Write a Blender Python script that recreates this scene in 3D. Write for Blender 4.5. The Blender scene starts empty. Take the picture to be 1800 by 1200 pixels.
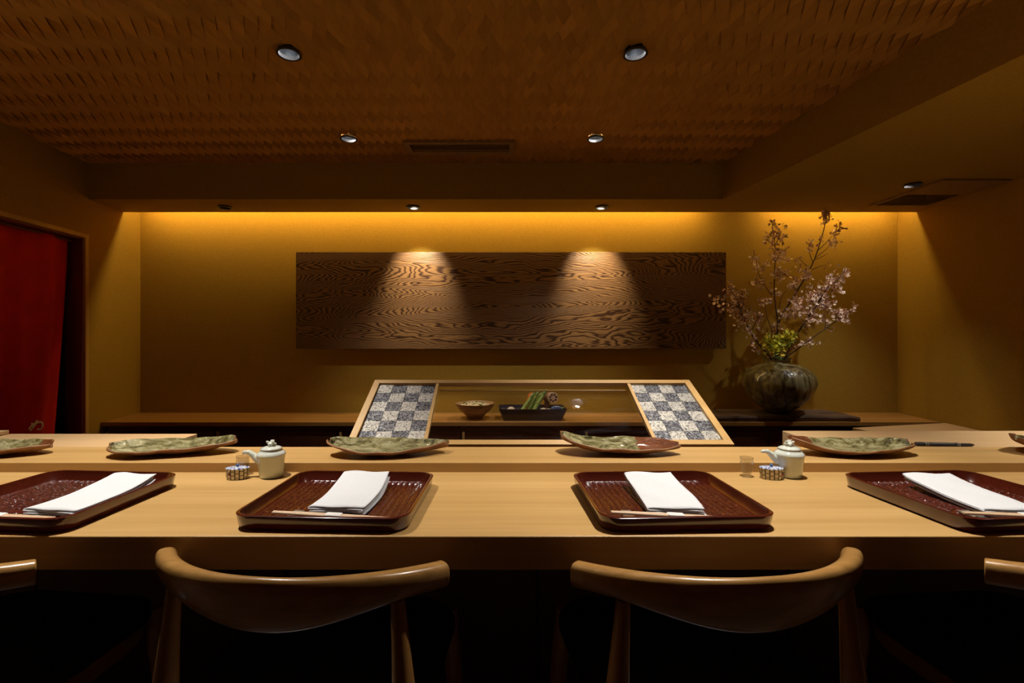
import bpy, bmesh, math, random
from mathutils import Vector, Matrix
random.seed(7)
S = bpy.context.scene
COL = S.collection
R = math.radians

# ------------------------------------------------------------------ camera
CX, CY, F, CZ = 875.0, 590.0, 850.0, 1.09      # optical centre (px), focal length (px), eye height
cam_d = bpy.data.cameras.new('camera')
cam = bpy.data.objects.new('camera', cam_d)
COL.objects.link(cam)
cam.location = (0, 0, CZ)
cam.rotation_euler = (R(90), 0, 0)
cam_d.sensor_width = 36.0
cam_d.lens = F / 1800 * 36.0
cam_d.shift_x = (900 - CX) / 1800
cam_d.shift_y = -(600 - CY) / 1800
cam_d.clip_start = 0.02
S.camera = cam

# ------------------------------------------------------------------ world, exposure
w = bpy.data.worlds.new('world'); S.world = w; w.use_nodes = True
w.node_tree.nodes['Background'].inputs[0].default_value = (1.0, 0.6, 0.3, 1)
w.node_tree.nodes['Background'].inputs[1].default_value = 0.0
S.view_settings.view_transform = 'Standard'
S.view_settings.look = 'None'
S.view_settings.gamma = 1.0
S.view_settings.use_curve_mapping = False
S.view_settings.exposure = 0.0

# lamp powers (used by the lamp builders further down)
P_COUNTER = 158.0      # row over the guests' counter
P_FRONT = 55.0         # first row in view
P_BACK = 46.0          # second row in view
P_WALL = 85.0          # soffit lamps that graze the cedar board
P_VASE = 30.0          # soffit lamp over the side counter, spilling onto the jar
COVE = 40.0           # hidden strip in the slot by the back wall
WARM = (1.0, 0.94, 0.86)

# ------------------------------------------------------------------ helpers
def P(px, py, y):
    return Vector(((px - CX) * y / F, y, CZ - (py - CY) * y / F))
def xl(y): return -3.03 - 0.085 * (y - 4.1)      # left wall plane
def xr(y): return 3.39 + 0.10 * (y - 4.1)        # right wall plane
def xb(y): return 1.64 - 0.121 * (y - 3.52)      # face of the dropped beam

def link(o, parent=None):
    COL.objects.link(o)
    if parent: o.parent = parent
    return o
def tag(o, label=None, cat=None, group=None, kind=None):
    if label: o['label'] = label
    if cat: o['category'] = cat
    if group: o['group'] = group
    if kind: o['kind'] = kind
    return o
def thing(name, loc, label, cat, group=None, rz=0):
    o = bpy.data.objects.new(name, None)
    o.empty_display_size = 0.05
    link(o); o.location = loc; o.rotation_euler[2] = rz
    return tag(o, label, cat, group)
def copy_tree(o, parent=None):
    c = o.copy(); COL.objects.link(c); c.parent = parent
    for ch in list(o.children): copy_tree(ch, c)
    return c

class MB:
    def __init__(s): s.v = []; s.f = []
    def add(s, vs, fs):
        n = len(s.v); s.v += [tuple(v) for v in vs]; s.f += [tuple(i + n for i in f) for f in fs]; return s
    def box(s, x0, x1, y0, y1, z0, z1):
        vs = [(x, y, z) for z in (z0, z1) for y in (y0, y1) for x in (x0, x1)]
        return s.add(vs, [(0,2,3,1),(4,5,7,6),(0,1,5,4),(2,6,7,3),(0,4,6,2),(1,3,7,5)])
    def hexa(s, bot, top):
        n = len(bot)
        fs = [tuple(range(n))[::-1], tuple(range(n, 2*n))]
        for i in range(n):
            j = (i + 1) % n; fs.append((i, j, n + j, n + i))
        return s.add(list(bot) + list(top), fs)
    def prism(s, poly, z0, z1):
        a = sum(poly[i][0]*poly[(i+1)%len(poly)][1] - poly[(i+1)%len(poly)][0]*poly[i][1] for i in range(len(poly)))
        if a < 0: poly = poly[::-1]
        return s.hexa([(x, y, z0) for x, y in poly], [(x, y, z1) for x, y in poly])
    def rings(s, rings, cap0=True, cap1=True, closed=True):
        n = len(rings[0]); vs = [p for r in rings for p in r]; fs = []
        for k in range(len(rings) - 1):
            for i in range(n if closed else n - 1):
                j = (i + 1) % n
                fs.append((k*n+i, k*n+j, (k+1)*n+j, (k+1)*n+i))
        if cap0: fs.append(tuple(range(n))[::-1])
        if cap1: fs.append(tuple((len(rings)-1)*n + i for i in range(n)))
        return s.add(vs, fs)
    def lathe(s, prof, seg=32, c=(0,0,0), sx=1, sy=1, cap0=True, cap1=True, wob=None):
        rs = []
        for r, z in prof:
            ring = []
            for i in range(seg):
                a = 2*math.pi*i/seg; q = r*(wob(a, z) if wob else 1)
                ring.append((c[0]+q*sx*math.cos(a), c[1]+q*sy*math.sin(a), c[2]+z))
            rs.append(ring)
        return s.rings(rs, cap0, cap1)
    def tube(s, pts, rad, seg=8, flat=1.0):
        pts = [Vector(p) for p in pts]
        if not isinstance(rad, (list, tuple)): rad = [rad]*len(pts)
        rs = []; prev = None
        for i, p in enumerate(pts):
            t = (pts[min(i+1, len(pts)-1)] - pts[max(i-1, 0)]).normalized()
            ref = prev if prev is not None else (Vector((0,0,1)) if abs(t.z) < .9 else Vector((1,0,0)))
            u = t.cross(ref).normalized(); v = u.cross(t).normalized(); prev = v
            rs.append([p + u*rad[i]*math.cos(2*math.pi*k/seg) + v*rad[i]*flat*math.sin(2*math.pi*k/seg) for k in range(seg)])
        return s.rings(rs)
    def build(s, name, mat, parent=None, smooth=False, bevel=0, origin=None, bseg=2):
        if parent is None and origin is None:
            xs = [v[0] for v in s.v]; ys = [v[1] for v in s.v]
            origin = ((min(xs)+max(xs))/2, (min(ys)+max(ys))/2, min(v[2] for v in s.v))
        o3 = Vector(origin) if origin is not None else Vector((0,0,0))
        me = bpy.data.meshes.new(name)
        me.from_pydata([tuple(Vector(v) - o3) for v in s.v], [], s.f)
        bm = bmesh.new(); bm.from_mesh(me); bmesh.ops.recalc_face_normals(bm, faces=bm.faces); bm.to_mesh(me); bm.free()
        for m in (mat if isinstance(mat, (list, tuple)) else [mat]): me.materials.append(m)
        if smooth:
            me.polygons.foreach_set('use_smooth', [True]*len(me.polygons))
            try: me.set_sharp_from_angle(angle=R(50))
            except Exception: pass
        o = bpy.data.objects.new(name, me); link(o, parent)
        if parent is None: o.location = o3
        if bevel:
            b = o.modifiers.new('bevel', 'BEVEL'); b.width = bevel; b.segments = bseg; b.limit_method = 'ANGLE'; b.angle_limit = R(40)
        return o
def at(parent):           # origin for parts given in world coordinates
    return parent.matrix_basis.translation.copy()
def bezier(pts, n=8):     # Catmull-Rom through points
    pts = [Vector(p) for p in pts]; out = []
    for i in range(len(pts)-1):
        p0 = pts[max(i-1,0)]; p1 = pts[i]; p2 = pts[i+1]; p3 = pts[min(i+2,len(pts)-1)]
        for k in range(n):
            t = k/n
            out.append(.5*((2*p1)+(p2-p0)*t+(2*p0-5*p1+4*p2-p3)*t*t+(3*p1-p0-3*p2+p3)*t**3))
    out.append(pts[-1]); return out
def cut(o, cutters):      # real holes: subtract meshes, then drop the cutters
    for c in cutters:
        m = o.modifiers.new('hole', 'BOOLEAN'); m.operation = 'DIFFERENCE'; m.object = c; m.solver = 'EXACT'
    bpy.context.view_layer.update()
    dg = bpy.context.evaluated_depsgraph_get()
    me = bpy.data.meshes.new_from_object(o.evaluated_get(dg))
    o.modifiers.clear(); o.data = me
def drop(objs):
    for c in objs: bpy.data.objects.remove(c, do_unlink=True)

# ------------------------------------------------------------------ materials
def nm(name):
    m = bpy.data.materials.new(name); m.use_nodes = True
    nt = m.node_tree; b = nt.nodes['Principled BSDF']
    return m, nt, b
def N(nt, typ, **kw):
    n = nt.nodes.new(typ)
    for k, v in kw.items():
        if k.startswith('i_'): n.inputs[k[2:].replace('_', ' ')].default_value = v
        else: setattr(n, k, v)
    return n
def ramp(nt, fac, stops):
    r = nt.nodes.new('ShaderNodeValToRGB'); e = r.color_ramp.elements
    while len(e) < len(stops): e.new(.5)
    for i, (p, c) in enumerate(stops): e[i].position = p; e[i].color = (*c, 1)
    nt.links.new(fac, r.inputs[0]); return r.outputs[0]
def coords(nt, scale, kind='Object'):
    tc = nt.nodes.new('ShaderNodeTexCoord'); mp = nt.nodes.new('ShaderNodeMapping')
    mp.inputs['Scale'].default_value = scale
    nt.links.new(tc.outputs[kind], mp.inputs[0]); return mp.outputs[0]
def bump(nt, b, h, strength, dist=.01):
    n = nt.nodes.new('ShaderNodeBump'); n.inputs['Strength'].default_value = strength; n.inputs['Distance'].default_value = dist
    nt.links.new(h, n.inputs['Height']); nt.links.new(n.outputs[0], b.inputs['Normal'])
def plain(name, c, rough=.5, metal=0, coat=0, var=.12, scale=30, bmp=0):
    m, nt, b = nm(name)
    n = N(nt, 'ShaderNodeTexNoise', i_Scale=1.0, i_Detail=4.0); nt.links.new(coords(nt, (scale,)*3), n.inputs['Vector'])
    lo = tuple(x*(1-var) for x in c); hi = tuple(min(1, x*(1+var)) for x in c)
    nt.links.new(ramp(nt, n.outputs[0], [(.3, lo), (.7, hi)]), b.inputs['Base Color'])
    b.inputs['Roughness'].default_value = rough; b.inputs['Metallic'].default_value = metal; b.inputs['Coat Weight'].default_value = coat
    if bmp: bump(nt, b, n.outputs[0], bmp, .004)
    return m
def wood(name, c1, c2, scale, rough=.4, coat=0, bmp=.08, rnd=0, rings=0, lines=.35):
    m, nt, b = nm(name)
    v = coords(nt, scale)
    if rnd:
        oi = nt.nodes.new('ShaderNodeObjectInfo'); ad = N(nt, 'ShaderNodeVectorMath', operation='MULTIPLY_ADD')
        cmb = nt.nodes.new('ShaderNodeCombineXYZ')
        for i in range(3): nt.links.new(oi.outputs['Random'], cmb.inputs[i])
        nt.links.new(cmb.outputs[0], ad.inputs[0]); ad.inputs[1].default_value = (37, 53, 71); nt.links.new(v, ad.inputs[2]); v = ad.outputs[0]
    n1 = N(nt, 'ShaderNodeTexNoise', i_Scale=1.0, i_Detail=6.0, i_Roughness=.6, i_Distortion=.3); nt.links.new(v, n1.inputs['Vector'])
    n2 = N(nt, 'ShaderNodeTexNoise', i_Scale=.23, i_Detail=2.0); nt.links.new(v, n2.inputs['Vector'])
    mx = N(nt, 'ShaderNodeMath', operation='MULTIPLY_ADD'); nt.links.new(n1.outputs[0], mx.inputs[0]); mx.inputs[1].default_value = lines/.5
    sc = N(nt, 'ShaderNodeMath', operation='MULTIPLY_ADD'); nt.links.new(n2.outputs[0], sc.inputs[0]); sc.inputs[1].default_value = .9; sc.inputs[2].default_value = .05 - lines
    nt.links.new(sc.outputs[0], mx.inputs[2])
    h = mx.outputs[0]
    if rings:
        m2 = N(nt, 'ShaderNodeMath', operation='MULTIPLY'); nt.links.new(n2.outputs[0], m2.inputs[0]); m2.inputs[1].default_value = rings
        pp = N(nt, 'ShaderNodeMath', operation='PINGPONG'); nt.links.new(m2.outputs[0], pp.inputs[0]); pp.inputs[1].default_value = 1
        av = N(nt, 'ShaderNodeMath', operation='MULTIPLY_ADD'); nt.links.new(pp.outputs[0], av.inputs[0]); av.inputs[1].default_value = .45; nt.links.new(h, av.inputs[2])
        sb = N(nt, 'ShaderNodeMath', operation='SUBTRACT'); nt.links.new(av.outputs[0], sb.inputs[0]); sb.inputs[1].default_value = .2; h = sb.outputs[0]
    col = ramp(nt, h, [(.25, c1), (.75, c2)])
    if rnd:
        hs = nt.nodes.new('ShaderNodeHueSaturation'); mr = N(nt, 'ShaderNodeMapRange'); nt.links.new(oi.outputs['Random'], mr.inputs[0])
        mr.inputs[3].default_value = 1-rnd; mr.inputs[4].default_value = 1+rnd
        nt.links.new(mr.outputs[0], hs.inputs['Value']); nt.links.new(col, hs.inputs['Color']); col = hs.outputs[0]
    nt.links.new(col, b.inputs['Base Color'])
    b.inputs['Roughness'].default_value = rough; b.inputs['Coat Weight'].default_value = coat; b.inputs['Coat Roughness'].default_value = .15
    if bmp: bump(nt, b, n1.outputs[0], bmp, .003)
    return m
def emit(name, c, s):
    m, nt, b = nm(name); b.inputs['Base Color'].default_value = (*c, 1)
    b.inputs['Emission Color'].default_value = (*c, 1); b.inputs['Emission Strength'].default_value = s; return m
def thin_glass(name, tint, fres=1.0, haze=0.0):
    m = bpy.data.materials.new(name); m.use_nodes = True; nt = m.node_tree; nt.nodes.clear()
    out = nt.nodes.new('ShaderNodeOutputMaterial'); tr = nt.nodes.new('ShaderNodeBsdfTransparent'); tr.inputs[0].default_value = (*tint, 1)
    gl = nt.nodes.new('ShaderNodeBsdfGlossy'); gl.inputs['Roughness'].default_value = .012
    gl.inputs[0].default_value = (1,1,1,1)
    fr = nt.nodes.new('ShaderNodeFresnel'); fr.inputs[0].default_value = 1.45
    ml = N(nt, 'ShaderNodeMath', operation='MULTIPLY'); nt.links.new(fr.outputs[0], ml.inputs[0])
    ge = nt.nodes.new('ShaderNodeNewGeometry'); bf = N(nt, 'ShaderNodeMath', operation='MULTIPLY_ADD'); nt.links.new(ge.outputs['Backfacing'], bf.inputs[0])
    bf.inputs[1].default_value = -fres; bf.inputs[2].default_value = fres; nt.links.new(bf.outputs[0], ml.inputs[1])   # the inner face adds no second mirror
    mix = nt.nodes.new('ShaderNodeMixShader'); nt.links.new(ml.outputs[0], mix.inputs[0]); nt.links.new(tr.outputs[0], mix.inputs[1]); nt.links.new(gl.outputs[0], mix.inputs[2])
    last = mix
    if haze:                                        # wiped smears: faint rough gloss
        g2 = nt.nodes.new('ShaderNodeBsdfGlossy'); g2.inputs['Roughness'].default_value = .22; g2.inputs[0].default_value = (.85,.88,1,1)
        nz = N(nt, 'ShaderNodeTexNoise', i_Scale=1.0, i_Detail=3.0, i_Distortion=2.5); nt.links.new(coords(nt, (5, 9, 9)), nz.inputs['Vector'])
        rr = ramp(nt, nz.outputs[0], [(.42, (0,0,0)), (.75, (haze,)*3)])
        mx = nt.nodes.new('ShaderNodeMixShader'); nt.links.new(rr, mx.inputs[0]); nt.links.new(mix.outputs[0], mx.inputs[1]); nt.links.new(g2.outputs[0], mx.inputs[2]); last = mx
    nt.links.new(last.outputs[0], out.inputs[0]); return m

def plaster(name, c):
    m, nt, b = nm(name)
    n = N(nt, 'ShaderNodeTexNoise', i_Scale=1.0, i_Detail=5.0, i_Roughness=.65); nt.links.new(coords(nt, (70, 70, 130)), n.inputs['Vector'])
    nt.links.new(ramp(nt, n.outputs[0], [(.3, tuple(x*.86 for x in c)), (.7, tuple(x*1.1 for x in c))]), b.inputs['Base Color'])
    b.inputs['Roughness'].default_value = .9; b.inputs['Specular IOR Level'].default_value = .15
    bump(nt, b, n.outputs[0], .35, .006); return m

M = {}
M['plaster'] = plaster('ochre_plaster', (.40, .245, .034))
M['beam'] = M['plaster']
M['floor'] = plain('dark_stone', (.07, .04, .026), .45)
M['hinoki'] = wood('pale_cypress', (.45, .258, .080), (.59, .365, .134), (2.2, 60, 60), .42, bmp=.05)
M['hinoki2'] = wood('pale_cypress_board', (.56, .355, .165), (.66, .44, .22), (3, 70, 70), .5, bmp=.05)
M['hinoki_y'] = wood('pale_cypress_upright', (.45, .258, .080), (.59, .365, .134), (60, 2.5, 60), .42, bmp=.05)
M['shelf'] = wood('amber_shelf_wood', (.34, .165, .04), (.46, .24, .065), (2, 60, 60), .35, bmp=.05)
M['cab'] = wood('dark_cabinet_wood', (.065, .022, .008), (.10, .035, .012), (40, 40, 3), .4, bmp=.05)
M['ash'] = wood('oiled_ash', (.30, .145, .035), (.48, .26, .08), (5, 70, 70), .3, coat=.35, bmp=.08, lines=.5)
M['ash_v'] = wood('oiled_ash_leg', (.25, .11, .026), (.42, .21, .06), (80, 80, 5), .33, coat=.25, bmp=.06)
M['leather'] = plain('black_leather', (.012, .01, .01), .4, bmp=.3, scale=120)
def strip_mat(name, sgn):
    m = wood(name, (.52, .265, .046), (.66, .35, .070), (90, 6, 20), .62, bmp=.05, rnd=.10); nt = m.node_tree; b = nt.nodes['Principled BSDF']
    d = Vector((.1007, -.046*sgn, 0)).normalized(); c = nt.nodes.new('ShaderNodeCombineXYZ')      # sheen of the fibres: smooth along, rough across
    for k in range(3): c.inputs[k].default_value = d[k]
    nt.links.new(c.outputs[0], b.inputs['Tangent']); b.inputs['Anisotropic'].default_value = .97; b.inputs['Metallic'].default_value = .5
    return m
M['strip'] = {1: strip_mat('woven_cedar_strip_one_way', 1), -1: strip_mat('woven_cedar_strip_other_way', -1)}
M['ceilbase'] = plain('ceiling_backing', (.40, .20, .045), .8)
M['trimwood'] = wood('door_trim_wood', (.46, .28, .08), (.58, .36, .12), (40, 40, 3), .45)
M['jamb'] = wood('dark_jamb_wood', (.16, .035, .02), (.22, .05, .03), (40, 40, 3), .5)
M['lacquer'] = wood('red_brown_lacquer', (.042, .0055, .003), (.085, .012, .005), (4, 60, 60), .16, coat=.8, bmp=.05)
def gouged():                                      # carved ridges with small gouge marks
    m, nt, b = nm('gouged_red_lacquer')
    n = N(nt, 'ShaderNodeTexNoise', i_Scale=1.0, i_Detail=2.0, i_Distortion=.6); nt.links.new(coords(nt, (230, 120, 100)), n.inputs['Vector'])
    nt.links.new(ramp(nt, n.outputs[0], [(.3, (.030, .005, .003)), (.7, (.11, .018, .008))]), b.inputs['Base Color'])
    b.inputs['Roughness'].default_value = .2; b.inputs['Coat Weight'].default_value = .7; b.inputs['Coat Roughness'].default_value = .07
    bump(nt, b, n.outputs[0], .7, .004)
    b2 = [x for x in nt.nodes if x.type == 'BUMP'][0]; nt.links.new(b2.outputs[0], b.inputs['Coat Normal']); return m
M['gouged'] = gouged()
M['white_cloth'] = plain('white_linen', (.70, .715, .73), .85, var=.03, scale=300, bmp=.15)
M['chop'] = wood('pale_chopstick', (.66, .45, .27), (.76, .56, .36), (6, 90, 90), .5, bmp=0)
M['paper'] = plain('paper_band', (.78, .76, .72), .8, var=.03)
M['silver'] = plain('brushed_silver', (.55, .52, .46), .35, .9)
M['celadon'] = plain('celadon_glaze', (.66, .70, .62), .12, coat=.6, var=.04, scale=20)
M['blue'] = plain('cobalt_glaze', (.05, .11, .26), .2, coat=.5)
M['glass'] = thin_glass('case_glass', (.95, .94, .97), 1.25, .03)
M['tumbler'] = thin_glass('tumbler_glass', (.90, .89, .87), 2.6, .10)
M['chrome'] = plain('satin_reflector', (.13, .14, .155), .25, 1.0)
M['blackring'] = plain('black_trim', (.012, .012, .014), .4)
M['bulb'] = emit('lamp_on', (1.0, .93, .82), 200.0)
M['bulb_dim'] = emit('lamp_on_deep_set', (1.0, .93, .82), 6.0)
M['bulb_off'] = plain('lamp_lens_off', (.25, .27, .30), .2)
M['cove'] = emit('cove_strip_lit', (1.0, .70, .26), COVE)
M['vent'] = plain('painted_vent', (.30, .17, .05), .6)
M['red'] = plain('red_noren_cloth', (.62, .006, .004), .9, var=.1, scale=8, bmp=.1)
M['whiteink'] = plain('white_dye', (.85, .76, .72), .9)
M['driftwood'] = wood('weathered_plank', (.05, .025, .014), (.17, .10, .06), (3, 40, 40), .7, bmp=.5, lines=.5)
M['bark'] = plain('dark_bark', (.05, .022, .015), .8, var=.3, bmp=.4)
M['petal'] = plain('pale_pink_petal', (.86, .66, .54), .7, var=.1, scale=200)
M['calyx'] = plain('rose_bud', (.28, .09, .05), .7)
M['rape'] = plain('yellow_green_flower', (.92, .86, .10), .7, var=.25, scale=80)
M['rapeleaf'] = plain('green_flower_leaf', (.14, .22, .04), .6)
M['stone_grey'] = plain('kitchen_grey', (.22, .21, .19), .5)
M['steel'] = plain('kitchen_steel', (.5, .5, .5), .3, .9)
M['yellowbox'] = plain('yellow_carton', (.75, .58, .08), .5)
M['orange'] = plain('orange_carrot', (.55, .13, .02), .5)
M['asp'] = plain('asparagus_green', (.30, .42, .08), .45, var=.3, scale=60)
M['asptip'] = plain('asparagus_tip', (.16, .27, .06), .5, var=.3, scale=90)
M['lotus'] = plain('lotus_root_flesh', (.74, .48, .28), .6)
M['lotusskin'] = plain('lotus_root_skin', (.22, .11, .06), .6)
M['garlic'] = plain('pale_mushroom', (.62, .52, .36), .6)
M['blackdish'] = plain('black_iron_glaze', (.012, .012, .022), .25, coat=.3, bmp=.2, scale=60)
M['darkgreen'] = plain('chopped_herbs', (.10, .16, .04), .6, var=.5, scale=150)
M['food'] = plain('pale_food', (.62, .52, .30), .7, var=.4, scale=90, bmp=.4)

def cedar():                                       # wide board with contour-like grain
    m, nt, b = nm('figured_cedar')
    v = coords(nt, (.34, 1, 3.1))
    n = N(nt, 'ShaderNodeTexNoise', i_Scale=1.3, i_Detail=3.0, i_Roughness=.4, i_Distortion=.35); nt.links.new(v, n.inputs['Vector'])
    tc = nt.nodes.new('ShaderNodeTexCoord'); sp = nt.nodes.new('ShaderNodeSeparateXYZ'); nt.links.new(tc.outputs['Object'], sp.inputs[0])
    # distance from the heart line bends the contours into long arches
    a = N(nt, 'ShaderNodeMath', operation='SUBTRACT'); nt.links.new(sp.outputs[2], a.inputs[0]); a.inputs[1].default_value = .34
    ab = N(nt, 'ShaderNodeMath', operation='ABSOLUTE'); nt.links.new(a.outputs[0], ab.inputs[0])
    s1 = N(nt, 'ShaderNodeMath', operation='MULTIPLY_ADD'); nt.links.new(ab.outputs[0], s1.inputs[0]); s1.inputs[1].default_value = 58.0
    nn = N(nt, 'ShaderNodeMath', operation='MULTIPLY'); nt.links.new(n.outputs[0], nn.inputs[0]); nn.inputs[1].default_value = 46.0
    nt.links.new(nn.outputs[0], s1.inputs[2])
    x2 = N(nt, 'ShaderNodeMath', operation='MULTIPLY'); nt.links.new(sp.outputs[0], x2.inputs[0]); nt.links.new(sp.outputs[0], x2.inputs[1])
    s2 = N(nt, 'ShaderNodeMath', operation='MULTIPLY_ADD'); nt.links.new(x2.outputs[0], s2.inputs[0]); s2.inputs[1].default_value = 5.0; nt.links.new(s1.outputs[0], s2.inputs[2])
    wig = N(nt, 'ShaderNodeTexNoise', i_Scale=1.0, i_Detail=2.0); nt.links.new(coords(nt, (3.4, 5, 9)), wig.inputs['Vector'])
    s4 = N(nt, 'ShaderNodeMath', operation='MULTIPLY_ADD'); nt.links.new(wig.outputs[0], s4.inputs[0]); s4.inputs[1].default_value = 5.5; nt.links.new(s2.outputs[0], s4.inputs[2]); s2 = s4
    fine = N(nt, 'ShaderNodeTexNoise', i_Scale=1.0, i_Detail=5.0); nt.links.new(coords(nt, (7, 40, 150)), fine.inputs['Vector'])
    s3 = N(nt, 'ShaderNodeMath', operation='MULTIPLY_ADD'); nt.links.new(fine.outputs[0], s3.inputs[0]); s3.inputs[1].default_value = .5; nt.links.new(s2.outputs[0], s3.inputs[2])
    pp = N(nt, 'ShaderNodeMath', operation='PINGPONG'); nt.links.new(s3.outputs[0], pp.inputs[0]); pp.inputs[1].default_value = .5
    d2 = N(nt, 'ShaderNodeMath', operation='MULTIPLY'); nt.links.new(pp.outputs[0], d2.inputs[0]); d2.inputs[1].default_value = 2.0
    col = ramp(nt, d2.outputs[0], [(.15, (.045, .016, .005)), (.42, (.17, .08, .026)), (.8, (.255, .13, .045)), (1.0, (.215, .105, .036))])
    nt.links.new(col, b.inputs['Base Color']); b.inputs['Roughness'].default_value = .42
    bump(nt, b, d2.outputs[0], .25, .004); return m
M['cedar'] = cedar()

def foil(name, dark, light, lo, hi, rough):
    m, nt, b = nm(name)
    oi = nt.nodes.new('ShaderNodeObjectInfo'); tc = nt.nodes.new('ShaderNodeTexCoord')
    ad = N(nt, 'ShaderNodeVectorMath', operation='MULTIPLY_ADD'); cmb = nt.nodes.new('ShaderNodeCombineXYZ')
    for i in range(3): nt.links.new(oi.outputs['Random'], cmb.inputs[i])
    nt.links.new(cmb.outputs[0], ad.inputs[0]); ad.inputs[1].default_value = (7, 13, 5); nt.links.new(tc.outputs['Object'], ad.inputs[2])
    n = N(nt, 'ShaderNodeTexNoise', i_Scale=170.0, i_Detail=2.5, i_Distortion=1.2); nt.links.new(ad.outputs[0], n.inputs['Vector'])
    nt.links.new(ramp(nt, n.outputs[0], [(lo, dark), (hi, light)]), b.inputs['Base Color'])
    b.inputs['Metallic'].default_value = .6; b.inputs['Roughness'].default_value = rough
    bump(nt, b, n.outputs[0], .9, .003); return m
M['foil_l'] = foil('crumpled_silver_leaf', (.07, .066, .062), (.58, .55, .48), .36, .52, .35)
M['foil_d'] = foil('crumpled_dark_leaf', (.02, .02, .026), (.36, .36, .37), .46, .62, .35)

def plate_mat(name, split, red_right):
    m, nt, b = nm(name)
    n = N(nt, 'ShaderNodeTexNoise', i_Scale=1.0, i_Detail=6.0, i_Roughness=.65, i_Distortion=1.2); nt.links.new(coords(nt, (22, 45, 30)), n.inputs['Vector'])
    g = ramp(nt, n.outputs[0], [(.34, (.035, .032, .008)), (.45, (.19, .16, .055)), (.56, (.36, .32, .15)), (.72, (.60, .54, .34))])
    if split is not None:
        tc = nt.nodes.new('ShaderNodeTexCoord'); sp = nt.nodes.new('ShaderNodeSeparateXYZ'); nt.links.new(tc.outputs['Object'], sp.inputs[0])
        wv = N(nt, 'ShaderNodeMath', operation='MULTIPLY_ADD'); nt.links.new(n.outputs[0], wv.inputs[0]); wv.inputs[1].default_value = .05; nt.links.new(sp.outputs[0], wv.inputs[2])
        st = N(nt, 'ShaderNodeMath', operation='GREATER_THAN' if red_right else 'LESS_THAN'); nt.links.new(wv.outputs[0], st.inputs[0]); st.inputs[1].default_value = split
        mx = N(nt, 'ShaderNodeMix', data_type='RGBA'); nt.links.new(st.outputs[0], mx.inputs[0]); nt.links.new(g, mx.inputs[6]); mx.inputs[7].default_value = (.20, .06, .018, 1)
        g = mx.outputs[2]
    nt.links.new(g, b.inputs['Base Color']); b.inputs['Roughness'].default_value = .22; b.inputs['Coat Weight'].default_value = .4
    bump(nt, b, n.outputs[0], 1.0, .016); return m
M['plate_under'] = plain('bare_brown_clay', (.24, .105, .035), .6, var=.3, scale=40, bmp=.4)

def vase_mat():
    m, nt, b = nm('ash_glazed_stoneware')
    n = N(nt, 'ShaderNodeTexNoise', i_Scale=1.0, i_Detail=6.0, i_Distortion=1.5); nt.links.new(coords(nt, (15, 15, 4)), n.inputs['Vector'])
    nt.links.new(ramp(nt, n.outputs[0], [(.3, (.03, .018, .008)), (.45, (.12, .095, .04)), (.6, (.27, .24, .12)), (.8, (.42, .37, .20))]), b.inputs['Base Color'])
    b.inputs['Roughness'].default_value = .28; b.inputs['Coat Weight'].default_value = .5
    bump(nt, b, n.outputs[0], .5, .02); return m
M['vase'] = vase_mat()
def bowl_mat():
    m, nt, b = nm('brushed_brown_bowl')
    n = N(nt, 'ShaderNodeTexNoise', i_Scale=1.0, i_Detail=4.0); nt.links.new(coords(nt, (10, 10, 60)), n.inputs['Vector'])
    nt.links.new(ramp(nt, n.outputs[0], [(.35, (.26, .14, .05)), (.65, (.50, .33, .16))]), b.inputs['Base Color'])
    b.inputs['Roughness'].default_value = .4; return m
M['bowl'] = bowl_mat()
def net_mat():                                     # drawn net of brown lines on white porcelain
    m, nt, b = nm('net_painted_porcelain')
    uv = nt.nodes.new('ShaderNodeUVMap'); sp = nt.nodes.new('ShaderNodeSeparateXYZ'); mp = nt.nodes.new('ShaderNodeCombineXYZ'); nt.links.new(uv.outputs[0], sp.inputs[0])
    br = N(nt, 'ShaderNodeTexBrick', i_Scale=1.0, i_Mortar_Size=.09, i_Brick_Width=1.0, i_Row_Height=.62)
    br.inputs['Color1'].default_value = (.66, .58, .44, 1); br.inputs['Color2'].default_value = (.72, .64, .5, 1); br.inputs['Mortar'].default_value = (.07, .045, .03, 1)
    for k, (src, mul) in enumerate(((1, 2.4), (0, 16*.62))):
        q = N(nt, 'ShaderNodeMath', operation='MULTIPLY'); nt.links.new(sp.outputs[src], q.inputs[0]); q.inputs[1].default_value = mul; nt.links.new(q.outputs[0], mp.inputs[k])
    nt.links.new(mp.outputs[0], br.inputs['Vector']); nt.links.new(br.outputs[0], b.inputs['Base Color'])
    b.inputs['Roughness'].default_value = .2; return m
M['net'] = net_mat()
def lid_mat():
    m, nt, b = nm('blue_and_white_lid')
    v = N(nt, 'ShaderNodeTexVoronoi', i_Scale=130.0, feature='DISTANCE_TO_EDGE')
    tc = nt.nodes.new('ShaderNodeTexCoord'); nt.links.new(tc.outputs['Object'], v.inputs['Vector'])
    nt.links.new(ramp(nt, v.outputs['Distance'], [(.06, (.08, .13, .34)), (.14, (.74, .76, .80))]), b.inputs['Base Color']); b.inputs['Roughness'].default_value = .2; return m
M['lid'] = lid_mat()

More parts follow.
